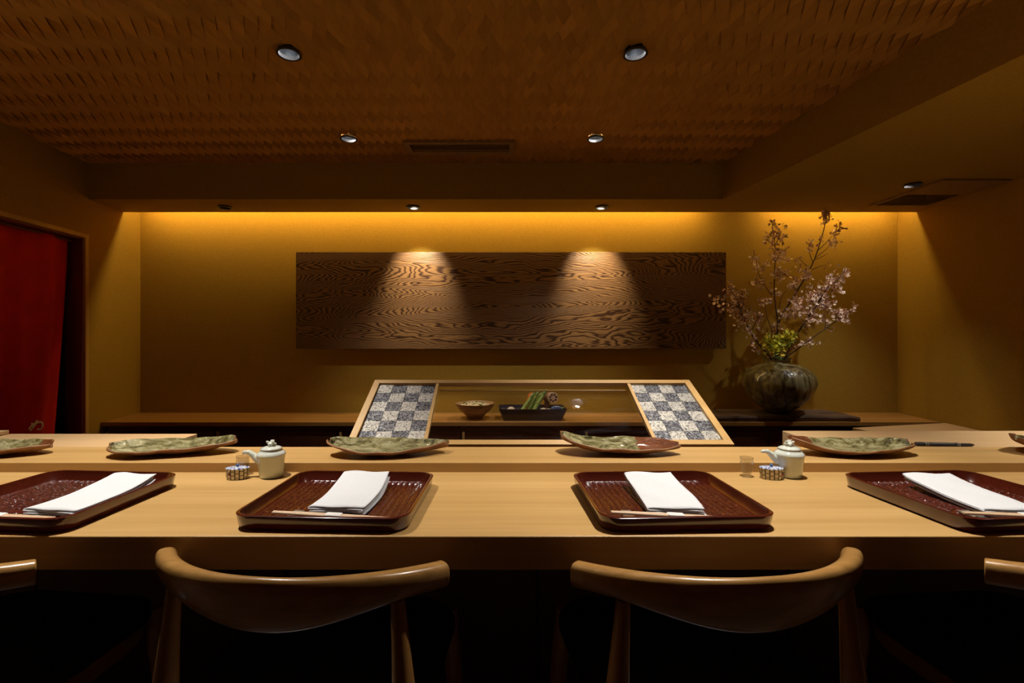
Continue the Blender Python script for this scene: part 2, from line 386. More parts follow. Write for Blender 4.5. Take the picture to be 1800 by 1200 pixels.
# ------------------------------------------------------------------ the room
ZC, ZS = 2.34, 2.084           # woven ceiling, soffit underside
ZK = -0.35                     # floor of the cooks' side
def struct(o): o['kind'] = 'structure'; return o
struct(MB().box(-3.6, 3.6, -1.6, 1.52, -.06, 0).build('floor', M['floor']))
struct(MB().box(-4.6, 3.7, 1.5, 4.3, ZK-.06, ZK).build('floor_kitchen', M['floor']))
struct(MB().box(-3.4, 3.7, 4.1, 4.22, ZK, 2.5).build('wall_back', M['plaster']))
struct(MB().prism([(xr(-1.6), -1.6), (xr(4.1), 4.1), (xr(4.1)+.12, 4.1), (xr(-1.6)+.12, -1.6)], ZK, 2.5).build('wall_right', M['plaster']))
struct(MB().box(-2.7, 2.9, -1.72, -1.6, 0, 2.5).build('wall_front', M['cab']))
DY0, DY1, DZ = 2.25, 3.48, 1.80
wl = MB()
T = .125
def wseg(y0, y1, z0, z1): wl.prism([(xl(y0), y0), (xl(y1), y1), (xl(y1)-T, y1), (xl(y0)-T, y0)], z0, z1)
wseg(-1.6, DY0, ZK, 2.5); wseg(DY1, 4.1, ZK, 2.5); wseg(DY0, DY1, DZ, 2.5)
struct(wl.build('wall_left', M['plaster']))
# trim round the doorway, dark lining inside
d = thing('door_1', (xl(3), 3.0, ZK), 'doorway lined in dark wood behind the red curtain', 'doorway'); d['kind'] = 'structure'; del d['category']
def slant(mb, y0, y1, a0, a1, z0, z1):            # box that follows the left wall; a = distance into the room
    mb.prism([(xl(y0)+a0, y0), (xl(y1)+a0, y1), (xl(y1)+a1, y1), (xl(y0)+a1, y0)], z0, z1); return mb
slant(MB(), DY1-.004, DY1+.028, -.004, .014, ZK, DZ+.022).build('jamb_trim', M['trimwood'], d, origin=at(d))
slant(MB(), DY0, DY1-.004, -.004, .012, DZ-.004, DZ+.022).build('head_trim', M['trimwood'], d, origin=at(d))
slant(MB(), DY1-.015, DY1-.001, -T, -.004, ZK, DZ-.001).build('jamb_lining', M['jamb'], d, origin=at(d))
slant(MB(), DY0+.002, DY1-.015, -T, -.004, DZ-.016, DZ-.004).build('head_lining', M['jamb'], d, origin=at(d))

# dropped soffit: strip before the back wall and field on the right
soff = MB().prism([(xl(3.89)-.02, 3.89), (xl(3.52)-.02, 3.52), (xb(3.52), 3.52), (xb(-1.6), -1.6), (xr(-1.6)+.02, -1.6), (xr(3.89)+.02, 3.89)], ZS, 2.46).build('soffit', M['beam'])
struct(soff)
struct(MB().box(-3.3, 3.6, 3.88, 4.12, 2.46, 2.52).build('soffit_slot_cover', M['beam']))
struct(MB().box(-2.85, 1.66, 3.512, 3.519, ZC-.006, ZC+.014).build('trim_1', M['beam']))
ceil = MB().prism([(xl(-1.6)-.05, -1.6), (xl(3.53)-.05, 3.53), (xb(3.53)+.01, 3.53), (xb(-1.6)+.01, -1.6)], ZC+.0165, 2.46).build('ceiling', M['ceilbase'])
struct(ceil)

# downlight positions: (x, y, kind)
C_LAMPS = [(-.92, 2.13, 'front'), (.606, 2.13, 'front'), (-.94, 3.05, 'back'), (.617, 3.05, 'back'),
           (-2.45, 1.21, 'counter'), (-.92, 1.21, 'counter'), (.606, 1.21, 'counter')]
S_LAMPS = [(-2.10, 3.72, 'off'), (-.65, 3.72, 'wall'), (.80, 3.72, 'wall'), (2.72, 3.17, 'vase'), (2.15, 1.25, 'counter')]
RH = .047
def cutters(lst, z): return [MB().lathe([(RH, z-.1), (RH, z+.1)], 40, (x, y, 0)).build('hole_cutter', M['vent']) for x, y, k in lst]
cc = cutters(C_LAMPS, ZC); cs = cutters(S_LAMPS, ZS)
duct_c = MB().box(-.61+.036, .11-.036, 3.131, 3.259, ZC-.1, ZC+.10).build('hole_cutter', M['vent'])
duct_s = MB().box(2.846, 3.224, 3.091, 3.639, ZS-.1, ZS+.30).build('hole_cutter', M['vent'])
cut(ceil, cc + [duct_c]); cut(soff, cs + [duct_s])

# woven strips: rows of slanted pieces, leaning the other way in each next row
PIT, ROW, SL, TH = .056, .1007, .046, .003
def strip_shape(sgn, tilt=.0105):        # parallelogram whose ends follow the crossing pieces; one long side hangs lower
    a = Vector((sgn*SL, ROW, 0)); t = PIT/(2*SL)*.985; e = Vector((sgn*SL*t, -ROW*t, tilt))
    o = Vector((0, 0, -tilt/2))
    b = [o, o+e, o+e+a, o+a]
    if sgn < 0: b = b[::-1]
    return [tuple(p) for p in b], [(p.x, p.y, p.z+TH) for p in b]
smesh = {}
for sg in (1, -1):
    b, t = strip_shape(sg); o = MB().hexa(b, t).build('strip', M['strip'][sg], origin=(0,0,0)); smesh[sg] = o.data; bpy.data.objects.remove(o)
pieces = []
y = 1.848 - ROW*14; k = 14
row = -14
while y < 3.50:
    sg = 1 if row % 2 == 0 else -1
    n0 = int((xl(y)-.02)/PIT) - 1
    off = (-.006 if sg == 1 else SL-.006)
    x = n0*PIT + off
    while x < xb(y) + .1:
        mid = x + sg*SL/2
        if mid > xl(y+ROW/2)-.02 and mid < xb(y+ROW/2)+.05: pieces.append((x, y, sg))
        x += PIT
    y += ROW; row += 1
def in_view(p):
    yy = p[1] + ROW*.5; px = CX + (p[0]+p[2]*SL/2)/yy*F if yy > .2 else -9e9; py = CY - (ZC-CZ)/yy*F if yy > .2 else -9e9
    return -5 < px < 1805 and py > -8
vis = sorted([p for p in pieces if in_view(p)], key=lambda p: (p[1], abs(p[0])))
top300 = set(vis[:300])
rest = {1: MB(), -1: MB()}; rnd_z = lambda: random.uniform(-.0012, .0012)
for p in pieces:
    x, y, sg = p
    vs_b, vs_t = strip_shape(sg); dz = ZC + .0055 + rnd_z()
    if p in top300:
        o = bpy.data.objects.new('strip', smesh[sg]); link(o, ceil); o.location = Vector((x, y, dz)) - ceil.location
        o.rotation_euler[1] = random.uniform(-.02, .02)
        near = [c for c, l in zip(cc, C_LAMPS) if abs(l[0]-(x+sg*SL/2)) < .12 and abs(l[1]-(y+ROW/2)) < .12]
        if near: cut(o, near)
    else:
        tmp = MB().hexa([(a[0]+x, a[1]+y, a[2]+dz) for a in vs_b], [(a[0]+x, a[1]+y, a[2]+dz) for a in vs_t])
        near = [c for c, l in zip(cc, C_LAMPS) if abs(l[0]-(x+sg*SL/2)) < .12 and abs(l[1]-(y+ROW/2)) < .12]
        if -.70 < x < .20 and 2.98 < y < 3.36: near.append(duct_c)
        if near:
            o = tmp.build('strip', M['strip'][sg], origin=(0,0,0)); cut(o, near)
            rest[sg].add([v.co[:] for v in o.data.vertices], [tuple(pl.vertices) for pl in o.data.polygons]); bpy.data.objects.remove(o)
        else: rest[sg].add(tmp.v, tmp.f)
for sg in (1, -1):
    ro = rest[sg].build('woven_strips', M['strip'][sg], ceil, origin=ceil.location); ro['kind'] = 'stuff'
drop(cc); drop(cs); drop([duct_c, duct_s])

# ------------------------------------------------------------------ lamps
def spot(x, y, z, power, size, blend, col, aim=None, parent=None, radius=.018, off=''):
    l = bpy.data.lights.new('lamp_beam', 'SPOT'); l.energy = power; l.spot_size = R(size); l.spot_blend = blend; l.color = col; l.shadow_soft_size = radius
    l.name = 'lamp_beam' + off; o = bpy.data.objects.new('lamp_beam' + off, l); link(o, parent)
    p = Vector((x, y, z))
    o.location = p if parent is None else p - at(parent)
    if aim is not None: o.rotation_euler = (Vector(aim) - p).to_track_quat('-Z', 'Y').to_euler()
    return o
def downlight(x, y, z, kind, label, group):
    off = '_offscreen' if kind == 'counter' else ''      # the row above the counter lies above the picture
    t = thing('downlight' + off, (x, y, z), label, 'downlight', group)
    q = -.043 if kind == 'back' else 0
    MB().lathe([(RH-.001, .0), (RH+.006, -.010), (RH+.007, -.012), (RH-.004, -.012), (RH-.006, .002)], 40, (0,0,0), cap0=False, cap1=False).build('trim_ring', M['blackring'], t, smooth=True)
    MB().lathe([(RH-.005, .0), (RH-.008, .03+q*.4), (RH-.015, .065+q*.8), (.019, .088+q)], 40, cap0=False, cap1=False).build('reflector', M['chrome'], t, smooth=True)
    MB().lathe([(.0001, .086+q), (.012, .0855+q), (.0185, .088+q), (.0185, .094+q), (.0001, .094+q)], 32, cap0=False, cap1=False).build('lens' + off, {'back': M['bulb'], 'off': M['bulb_off']}.get(kind, M['bulb_dim']), t, smooth=True)
    if kind == 'counter': spot(x, y, z+.075, P_COUNTER, 92, .75, WARM, (x, y+.05, 0), t, off=off)
    if kind == 'front': spot(x, y, z+.075, P_FRONT, 84, .8, WARM, (x*1.0, y-.42, .7), t)
    if kind == 'back': spot(x, y, z+.035, P_BACK, 74, .8, WARM, (x*.6, 3.55, .44), t)
    if kind == 'wall': spot(x, y, z+.02, P_WALL, 60, .95, (1, .88, .66), (x, 4.0, 1.60), t)
    if kind == 'vase': spot(x, y, z+.02, P_VASE, 84, .9, WARM, (2.50, 3.58, .55), t)
    return t
lab = {'front': 'recessed downlight with steel reflector ahead of the air slot',
       'back': 'small recessed downlight in woven ceiling beside the air slot',
       'counter': 'recessed downlight in the ceiling straight above the dining counter'}
for x, y, k in C_LAMPS: downlight(x, y, ZC, k, lab[k] + (', curtain side' if x < 0 else ', flower vase side') + (', end lamp' if x < -2 else ''), {'front': 'front pair of ceiling downlights', 'back': 'pair of downlights beside the air slot', 'counter': 'downlights above the counter'}[k])
slab = ['unlit recessed downlight in the soffit between red curtain and cedar board', 'lit recessed downlight above the cedar board, half nearer the red curtain', 'lit recessed downlight above the cedar board, half nearer the flower vase',
        'recessed downlight in the soffit touching the square air grille', 'recessed downlight in the dropped soffit straight above the dining counter']
for (x, y, k), lb in zip(S_LAMPS, slab): downlight(x, y, ZS, k, lb, 'wall washing downlights' if k == 'wall' else ('downlights above the counter' if k == 'counter' else None))

# light strips hidden in the slot
for x0, x1, lb in ((-2.96, 1.72, 'long warm light strip hidden in the slot above the cedar board'), (2.24, 3.34, 'short warm light strip hidden in the slot above the flower vase')):
    t = thing('cove_light', ((x0+x1)/2, 3.95, 2.22), lb, 'strip light')
    MB().box(x0, x1, 3.925, 3.975, 2.235, 2.26).build('housing', M['beam'], t, origin=at(t))
    MB().box(x0+.01, x1-.01, 3.935, 3.965, 2.222, 2.235).build('diffuser', M['cove'], t, origin=at(t))

# air slot in the woven ceiling
t = thing('air_slot', (-.25, 3.2, ZC-.012), 'long narrow air slot with slats in the woven ceiling', 'air vent')
fx0, fx1, fy0, fy1 = -.61, .11, 3.10, 3.31
fr = MB()
fr.box(fx0, fx1, fy0, fy0+.03, ZC-.012, ZC+.012); fr.box(fx0, fx1, fy1-.05, fy1, ZC-.012, ZC+.012)
fr.box(fx0, fx0+.035, fy0+.03, fy1-.05, ZC-.012, ZC+.012); fr.box(fx1-.035, fx1, fy0+.03, fy1-.05, ZC-.012, ZC+.012)
fr.build('frame', M['vent'], t, origin=at(t))
MB().box(fx0+.037, fx1-.037, fy0+.032, fy1-.052, ZC+.094, ZC+.099).build('backing', M['vent'], t, origin=at(t))
for i in range(3):
    yy = fy0+.048+i*.037
    MB().hexa([(fx0+.035, yy, ZC-.008), (fx1-.035, yy, ZC-.008), (fx1-.035, yy+.004, ZC-.008), (fx0+.035, yy+.004, ZC-.008)],
              [(fx0+.035, yy+.010, ZC+.004), (fx1-.035, yy+.010, ZC+.004), (fx1-.035, yy+.014, ZC+.004), (fx0+.035, yy+.014, ZC+.004)]).build('slat', M['vent'], t, origin=at(t))

# square air grille on the right soffit
t = thing('air_grille', (3.05, 3.37, ZS-.014), 'square air conditioning grille in the soffit by the right wall', 'air vent')
gx0, gx1, gy0, gy1 = 2.815, 3.255, 3.06, 3.67
g = MB(); z0, z1 = ZS-.014, ZS-.0005
g.box(gx0, gx1, gy0, gy0+.03, z0, z1); g.box(gx0, gx1, gy1-.03, gy1, z0, z1); g.box(gx0, gx0+.03, gy0+.03, gy1-.03, z0, z1); g.box(gx1-.03, gx1, gy0+.03, gy1-.03, z0, z1)
g.build('frame', M['vent'], t, origin=at(t), bevel=.003)
MB().box(gx0+.032, gx1-.032, gy0+.032, gy1-.032, ZS+.290, ZS+.298).build('backing', M['vent'], t, origin=at(t))
MB().box(gx0+.03, gx1-.03, gy0+.03, gy1-.30, ZS-.012, ZS-.005).build('cover_panel', M['vent'], t, origin=at(t), bevel=.004)
for i in range(5):
    yy = gy1-.265+i*.045
    MB().hexa([(gx0+.03, yy, ZS-.013), (gx1-.03, yy, ZS-.013), (gx1-.03, yy+.004, ZS-.013), (gx0+.03, yy+.004, ZS-.013)],
              [(gx0+.03, yy+.014, ZS-.005), (gx1-.03, yy+.014, ZS-.005), (gx1-.03, yy+.018, ZS-.005), (gx0+.03, yy+.018, ZS-.005)]).build('slat', M['vent'], t, origin=at(t))

# ------------------------------------------------------------------ dining counter
ZT, ZL = .718, .7438
tag(MB().box(-2.70, 2.95, .898, 1.3214, ZT-.063, ZT).build('counter_worktop', M['hinoki'], bevel=.002), 'long pale cypress slab of the dining counter carrying the trays', 'worktop')
tag(MB().box(-2.70, 2.95, 1.3216, 1.509, ZT-.063, ZL).build('counter_ledge', M['hinoki'], bevel=.002), 'raised pale wood ledge behind the trays carrying the leaf plates', 'ledge')
t = thing('dining_counter', (0, 1.43, 0), 'dark panelled base beneath the dining counter', 'counter')
MB().box(-2.68, 2.9, 1.36, 1.50, 0, ZT-.064).build('core', M['cab'], t, origin=at(t))
for i in range(8):
    x0 = -2.68 + i*.6975
    MB().box(x0+.004, x0+.6935, 1.345, 1.36, .09, ZT-.075).build('panel', M['cab'], t, origin=at(t), bevel=.002)
# cooks' worktop behind the ledge
t = thing('prep_counter', (0, 1.8, ZK), 'low dark preparation counter behind the ledge', 'counter')
MB().box(-2.76, 2.8, 1.53, 2.06, ZK, .54).build('body', M['cab'], t, origin=at(t))
MB().box(-2.77, 2.8, 1.515, 2.08, .54, .57).build('top', M['cab'], t, origin=at(t), bevel=.002)
def board(name, x0, x1, y1, label):
    t = thing(name, ((x0+x1)/2, (1.52+y1)/2, .57), label, 'cutting board')
    MB().box(x0, x1, 1.515, y1, .665, ZL-.004).build('slab', M['hinoki2'], t, origin=at(t), bevel=.002)
    for xx in (x0+.08, x1-.14): MB().box(xx, xx+.06, 1.54, y1-.03, .57, .665).build('riser', M['hinoki2'], t, origin=at(t))
board('cutting_board', -2.55, -1.075, 1.73, 'thick pale cutting board behind the ledge on the curtain side')
board('cutting_board', 1.05, 2.5, 1.785, 'thick pale cutting board behind the ledge on the flower side')
tag(MB().box(-2.5, -1.742, 1.58, 1.725, ZL-.003, ZL+.010).build('small_board', M['hinoki2'], bevel=.002), 'small thin wooden board lying on the cutting board near the curtain', 'board')
t = thing('knife_sheath', (1.42, 1.535, ZL-.004), 'slim black sheath with pale bindings lying on the cutting board', 'sheath')
a = Vector((1.328, 1.538, ZL+.003)); b = Vector((1.508, 1.532, ZL+.001))
MB().tube([a, a.lerp(b, .02), a.lerp(b, .95), b], [.006, .0085, .0065, .003], 10, .7).build('case', M['blackring'], t, smooth=True, origin=at(t))
for q in (.16, .2, .70, .73):
    MB().tube([a.lerp(b, q-.006), a.lerp(b, q+.006)], .0087, 10, .72).build('binding', M['silver'], t, origin=at(t))

# ------------------------------------------------------------------ back counter and cabinets
ZB = .44
BX0, BX1 = xl(3.66)+.012, 3.33
tag(MB().prism([(xl(3.64)+.004, 3.64), (xl(4.098)+.004, 4.098), (xr(4.098)-.004, 4.098), (xr(3.64)-.004, 3.64)], ZB-.03, ZB).build('back_worktop', M['shelf'], bevel=.002), 'long amber wood shelf top along the back wall', 'worktop')
xs = [-2.96, -2.13, -1.2, -.27, .66, 1.59, 2.52, 3.33]
clb = ['in the corner by the red curtain', 'next to the curtain corner', 'behind the silver tiled wing', 'below the bowl and black dish', 'behind the dark tiled wing', 'below the flower vase', 'in the corner behind the side counter']
for i in range(len(xs)-1):
    x0, x1 = xs[i]+.002, xs[i+1]-.002
    t = thing('base_cabinet', ((x0+x1)/2, 3.88, ZK), 'dark wood base cabinet with two doors ' + clb[i], 'cabinet', 'base cabinets under the back shelf')
    MB().box(x0, x1, 3.685, 4.095, ZK, ZB-.032).build('body', M['cab'], t, origin=at(t))
    mid = (x0+x1)/2
    for p0, p1 in ((x0+.02, mid-.002), (mid+.002, x1-.02)):
        MB().box(p0, p1, 3.665, 3.684, ZK+.08, ZB-.075).build('door', M['cab'], t, origin=at(t), bevel=.002)
    MB().box(x0, x1, 3.668, 3.684, ZB-.07, ZB-.034).build('top_rail', M['cab'], t, origin=at(t))
    MB().box(x0, x0+.017, 3.655, 3.684, ZK+.0, ZB-.075).build('stile', M['trimwood'], t, origin=at(t))
# side counter along the right wall
t = thing('side_counter', (2.9, 3.35, ZK), 'pale topped side counter standing askew against the right wall', 'counter')
poly = [(2.50, 3.41), (xr(3.60)-.006, 3.60), (xr(2.9)-.006, 2.9), (2.63, 2.74)]
MB().prism(poly, ZB-.04, ZB+.002).build('top', M['hinoki2'], t, origin=at(t), bevel=.002)
MB().prism([(2.54, 3.38), (xr(3.57)-.03, 3.56), (xr(2.93)-.03, 2.95), (2.66, 2.79)], ZK, ZB-.04).build('body', M['cab'], t, origin=at(t))

# cedar board on the back wall
t = thing('cedar_board', (.11, 4.03, .982), 'wide figured cedar board mounted on the back wall', 'wall panel')
MB().box(-1.67, 1.89, 4.0, 4.035, .982, 1.782).build('board', M['cedar'], t, origin=(.11, 4.03, .982), bevel=.0015)
for xx in (-1.3, 1.4): MB().box(xx, xx+.12, 4.035, 4.099, 1.05, 1.70).build('batten', M['cab'], t, origin=at(t))

# ------------------------------------------------------------------ slanted display case front
t = thing('display_case', (.134, 1.70, .57), 'slanted wooden case frame with glass centre and two tiled wings', 'display case')
Y0, Z0, Y1, Z1 = 1.53, .7438, 1.892, .915
LEN = math.hypot(Y1-Y0, Z1-Z0); ey, ez = (Y1-Y0)/LEN, (Z1-Z0)/LEN
def sl(u, v, n): return (u, Y0 + v*ey - n*ez, Z0 + v*ez + n*ey)     # u along the counter, v up the slope, n off the surface
A, B = -.4805, .7484; W = .024
def rail(name, quad, n0, n1, mat):
    MB().hexa([sl(u, v, n0) for u, v in quad], [sl(u, v, n1) for u, v in quad]).build(name, mat, t, origin=at(t), bevel=.0012)
rail('frame_rail', [(A, 0), (B, 0), (B-W, W), (A+W, W)], -.014, .004, M['hinoki'])
rail('frame_rail', [(A+W, LEN-W), (B-W, LEN-W), (B, LEN), (A, LEN)], -.014, .004, M['hinoki'])
rail('frame_rail', [(A, 0), (A+W, W), (A+W, LEN-W), (A, LEN)], -.014, .004, M['hinoki_y'])
rail('frame_rail', [(B-W, W), (B, 0), (B, LEN), (B-W, LEN-W)], -.014, .004, M['hinoki_y'])
m0, m1 = -.2266, .4994
rail('mullion', [(m0-.012, W), (m0, W), (m0, LEN-W), (m0-.012, LEN-W)], -.012, .002, M['hinoki_y'])
rail('mullion', [(m1, W), (m1+.012, W), (m1+.012, LEN-W), (m1, LEN-W)], -.012, .002, M['hinoki_y'])
pq = [(m0+.0005, W), (m1-.0005, W), (m1-.0005, LEN-W-.001), (m0+.0005, LEN-W-.001)]; dn = [0, 0, -.027, -.027]
MB().hexa([sl(u, v, -.0055+k) for (u, v), k in zip(pq, dn)], [sl(u, v, -.0035+k) for (u, v), k in zip(pq, dn)]).build('glass_pane', M['glass'], t, origin=at(t))
rail('pane_stop', [(m0+.001, LEN-W-.005), (m1-.001, LEN-W-.005), (m1-.001, LEN-W), (m0+.001, LEN-W)], -.031, -.0265, M['hinoki'])
for a0, a1, side in ((A+W, m0-.012, 0), (m1+.012, B-W, 1)):
    MB().hexa([sl(a0, W, -.013), sl(a1, W, -.013), sl(a1, LEN-W, -.013), sl(a0, LEN-W, -.013)], [sl(a0, W, -.0095), sl(a1, W, -.0095), sl(a1, LEN-W, -.0095), sl(a0, LEN-W, -.0095)]).build('tile_backing', M['blackring'], t, origin=at(t))
    tw = (a1-a0)/4; th = (LEN-2*W)/6
    for i in range(4):
        for j in range(6):
            u0 = a0+i*tw; v0 = W+j*th; gp = .0006; h = random.uniform(-.0066, -.0048); q = random.uniform(-.0006, .0006)
            mt = M['foil_l'] if (i+j) % 2 else M['foil_d']
            qd = [(u0+gp, v0+gp), (u0+tw-gp, v0+gp), (u0+tw-gp, v0+th-gp), (u0+gp, v0+th-gp)]
            zz = [h+q, h-q, h+q*.5, h-q]
            c = sl(u0+tw/2, v0+th/2, -.0095)
            o = MB().hexa([sl(u, v, -.0095) for u, v in qd], [sl(qd[k][0], qd[k][1], zz[k]) for k in range(4)]).build('tile', mt, t, origin=c)
            o.location = Vector(c) - at(t)
for xx in (A+.02, m0-.13, m1+.115, B-.038):       # struts down to the prep counter
    MB().hexa([(xx, 1.56, .57), (xx+.018, 1.56, .57), (xx+.018, 1.585, .57), (xx, 1.585, .57)], [(xx, 1.56, .735), (xx+.018, 1.56, .735), (xx+.018, 1.585, .747), (xx, 1.585, .747)]).build('strut', M['cab'], t, origin=at(t))
    MB().hexa([(xx, 1.84, .57), (xx+.018, 1.84, .57), (xx+.018, 1.865, .57), (xx, 1.865, .57)], [(xx, 1.84, .866), (xx+.018, 1.84, .866), (xx+.018, 1.865, .878), (xx, 1.865, .878)]).build('strut', M['cab'], t, origin=at(t))

# ------------------------------------------------------------------ bowl and vegetables on the back shelf
t = thing('serving_bowl', (-.178, 3.80, ZB), 'brown ceramic bowl of chopped greens on the back shelf', 'bowl')
wob = lambda a, z: 1 + .02*math.sin(2*a+.6)
MB().lathe([(.055, 0), (.06, .012), (.075, .03), (.115, .065), (.145, .10), (.153, .122), (.148, .122), (.135, .10), (.10, .07), (.001, .06)], 40, cap1=False, wob=wob).build('body', M['bowl'], t, smooth=True)
fd = MB().lathe([(.128, .095), (.11, .112), (.06, .122), (.001, .124)], 24, cap0=False, cap1=False).build('filling', M['food'], t, smooth=True)
for i in range(16):
    a = random.uniform(0, 6.28); r = random.uniform(.02, .11); c = Vector((r*math.cos(a), r*math.sin(a), .118-.1*max(0, r-.08)))
    MB().tube([c, c+Vector((random.uniform(-.015,.015), random.uniform(-.015,.015), random.uniform(.006,.014)))], [.007, .003], 6).build('herb_leaf', M['darkgreen'], fd)
DX, DYY = .268, 3.80
t = thing('serving_dish', (DX, DYY, ZB), 'black rectangular flared dish holding vegetables on the back shelf', 'dish')
def rrect(hx, hy, z, r=.015, n=4, cx=0, cy=0):
    out = []
    for k, (sx, sy) in enumerate(((1,1),(-1,1),(-1,-1),(1,-1))):
        for i in range(n+1):
            a = math.pi/2*(k + i/n); out.append((cx+sx*(hx-r)+r*math.cos(a), cy+sy*(hy-r)+r*math.sin(a), z))
    return out
MB().rings([rrect(.225, .10, 0), rrect(.235, .11, .03), rrect(.262, .13, .092), rrect(.255, .123, .092), rrect(.228, .103, .03), rrect(.2, .09, .018)]).build('body', M['blackdish'], t, smooth=True)
def veg_base(x, y, z): return (DX+x, DYY+y, ZB+z)
for i, (bx, tx, tz, by) in enumerate(((-.11, .02, .205, -.06), (-.055, .055, .215, -.03), (-.015, .115, .235, -.07), (-.03, .085, .20, .0))):
    pb = Vector((DX+bx, DYY+by, ZB+.028)); pt = Vector((DX+tx, DYY+by+.05, ZB+tz))
    s = thing('asparagus', pb, 'green asparagus spear leaning up out of the black dish', 'asparagus', 'asparagus spears in the black dish')
    mid = pb.lerp(pt, .8)
    MB().tube([pb, pb.lerp(pt, .3), mid], [.017, .016, .013], 10).build('stalk', M['asp'], s, smooth=True, origin=pb)
    MB().tube([mid, mid.lerp(pt, .5), pt], [.0132, .0125, .003], 10).build('tip', M['asptip'], s, smooth=True, origin=pb)
    for k in range(4):
        c = pb.lerp(pt, .25+.18*k) + Vector((.006*(-1)**k, -.0125, .002)); dd = (pt-pb).normalized()
        MB().tube([c, c+dd*.014, c+dd*.026], [.002, .006, .001], 6, .4).build('scale_leaf', M['asptip'], s, origin=pb)
pb = Vector((DX-.06, DYY+.03, ZB+.03)); pt = Vector((DX+.01, DYY+.08, ZB+.19))
s = thing('carrot', pb, 'orange carrot standing behind the asparagus in the black dish', 'carrot')
MB().tube([pb, pb.lerp(pt, .5), pb.lerp(pt, .92), pt], [.012, .022, .026, .012], 12).build('root', M['orange'], s, smooth=True, origin=pb)
MB().tube([pt, pt+Vector((.004, 0, .012))], [.009, .006], 8).build('stem', M['asptip'], s, origin=pb)
# lotus root: real holes through the cut face
LC = Vector((DX+.155, DYY-.01, ZB+.165)); s = thing('lotus_root', (LC.x, LC.y, ZB+.03), 'cut lotus root with round holes facing out of the black dish', 'lotus root')
ax = Vector((.22, -.95, .08)).normalized()
def lrot(mb_local, name, mat):
    q = ax.to_track_quat('Z', 'Y').to_matrix()
    m = MB(); m.v = [tuple(q @ Vector(v) + LC) for v in mb_local.v]; m.f = mb_local.f
    return m.build(name, mat, s, smooth=True, origin=at(s))
hc = [MB().lathe([(.0092, -.02), (.0092, .05)], 16, (.0255*math.cos(a), .0255*math.sin(a), 0), sx=1, sy=1).build('hole_cutter', M['lotus']) for a in [k*math.tau/7+.2 for k in range(7)]]
lf = MB().lathe([(.040, 0), (.043, .004), (.0435, .03), (.042, .034)], 40).build('flesh', M['lotus'], smooth=True, origin=(0,0,0)); cut(lf, hc); drop(hc)
tmp = MB().add([v.co[:] for v in lf.data.vertices], [tuple(p.vertices) for p in lf.data.polygons]); drop([lf]); lrot(tmp, 'flesh', M['lotus'])
lrot(MB().lathe([(.02, -.13), (.036, -.12), (.042, -.06), (.038, .002)], 32, cap1=True), 'skin', M['lotusskin'])
MB().tube([LC+Vector((-.03, .07, -.03)), Vector((LC.x-.03, LC.y+.05, ZB+.03))], [.02, .024], 12).build('lower_root', M['lotusskin'], s, smooth=True, origin=at(s))
for i, (x, y, rr, lb) in enumerate(((-.165, -.06, .032, 'pale round mushroom at the curtain end of the black dish'), (.085, -.05, .028, 'small pale vegetable between asparagus and lotus root'), (.125, -.06, .026, 'pale mushroom below the lotus root in the black dish'))):
    s = thing('mushroom', (DX+x, DYY+y, ZB+.03), lb, 'mushroom')
    MB().lathe([(.4*rr, 0), (.45*rr, .6*rr), (.5*rr, 1.2*rr)], 16).build('stem', M['garlic'], s, smooth=True)
    MB().lathe([(.5*rr, 1.2*rr), (rr, 1.25*rr), (.95*rr, 1.7*rr), (.6*rr, 2.1*rr), (.05*rr, 2.25*rr)], 20).build('cap', M['garlic'], s, smooth=True)
s = thing('eggplant', (DX+.17, DYY-.075, ZB+.03), 'small dark blue eggplant under the lotus root', 'eggplant')
MB().tube([(-.03,0,.052), (-.02,0,.055), (.01,0,.06), (.04,0,.062), (.055,0,.06)], [.006, .018, .024, .017, .004], 12).build('fruit', M['blue'], s, smooth=True)
MB().tube([(.05,0,.061), (.062,0,.064), (.075,0,.072)], [.012, .007, .004], 8).build('stem', M['asptip'], s)

# ------------------------------------------------------------------ vase, plank, branches
t = thing('weathered_plank', (2.26, 3.8, ZB), 'dark weathered plank under the flower vase', 'plank')
random.seed(3)
pl = MB(); n = 26; rs = []
for i in range(n+1):
    x = 1.60 + (2.745-1.60)*i/n; e = random.uniform(-.006, .006)
    yf = 3.655 + e; yb = 3.93 + random.uniform(-.012, .012); zt = ZB+.046 + random.uniform(-.003, .003)
    if i == n: yb -= .10; zt -= .012
    if i == n-1: yb -= .05
    rs.append([(x, yf+.006, ZB+.0005), (x, yb, ZB+.0005), (x, yb-.006, zt), (x, yf+.10, zt-.002), (x, yf+.006, zt-.004), (x, yf, zt-.018)])
pl.rings(rs).build('slab', M['driftwood'], t, origin=at(t))
rs = []
for i in range(15):
    x = 1.75 + .88*i/14; yf = 3.80 + random.uniform(-.008, .008)
    rs.append([(x, yf, ZB+.043), (x, 3.925, ZB+.043), (x, 3.915, ZB+.056), (x, yf+.012, ZB+.054+random.uniform(-.002, .002))])
VX, VY, VZ = 2.205, 3.80, ZB+.048
MB().rings(rs).build('split_layer', M['driftwood'], t, origin=at(t))
VZ = ZB+.056
t = thing('flower_vase', (VX, VY, VZ), 'round ash glazed stoneware jar holding blossom branches', 'vase')
wob = lambda a, z: 1 + .018*math.sin(a*2+z*9) + .010*math.sin(a*5+z*14)
MB().lathe([(.085, 0), (.095, .012), (.15, .05), (.215, .115), (.248, .18), (.258, .225), (.245, .285), (.20, .335), (.14, .365), (.092, .378), (.082, .39), (.084, .412), (.094, .424), (.086, .424), (.074, .41), (.072, .385), (.07, .36)], 56, cap1=False, wob=wob).build('body', M['vase'], t, smooth=True)
def bp(zx, zy, dy=0): return P(1220+zx/3, 350+zy/3, VY+dy)
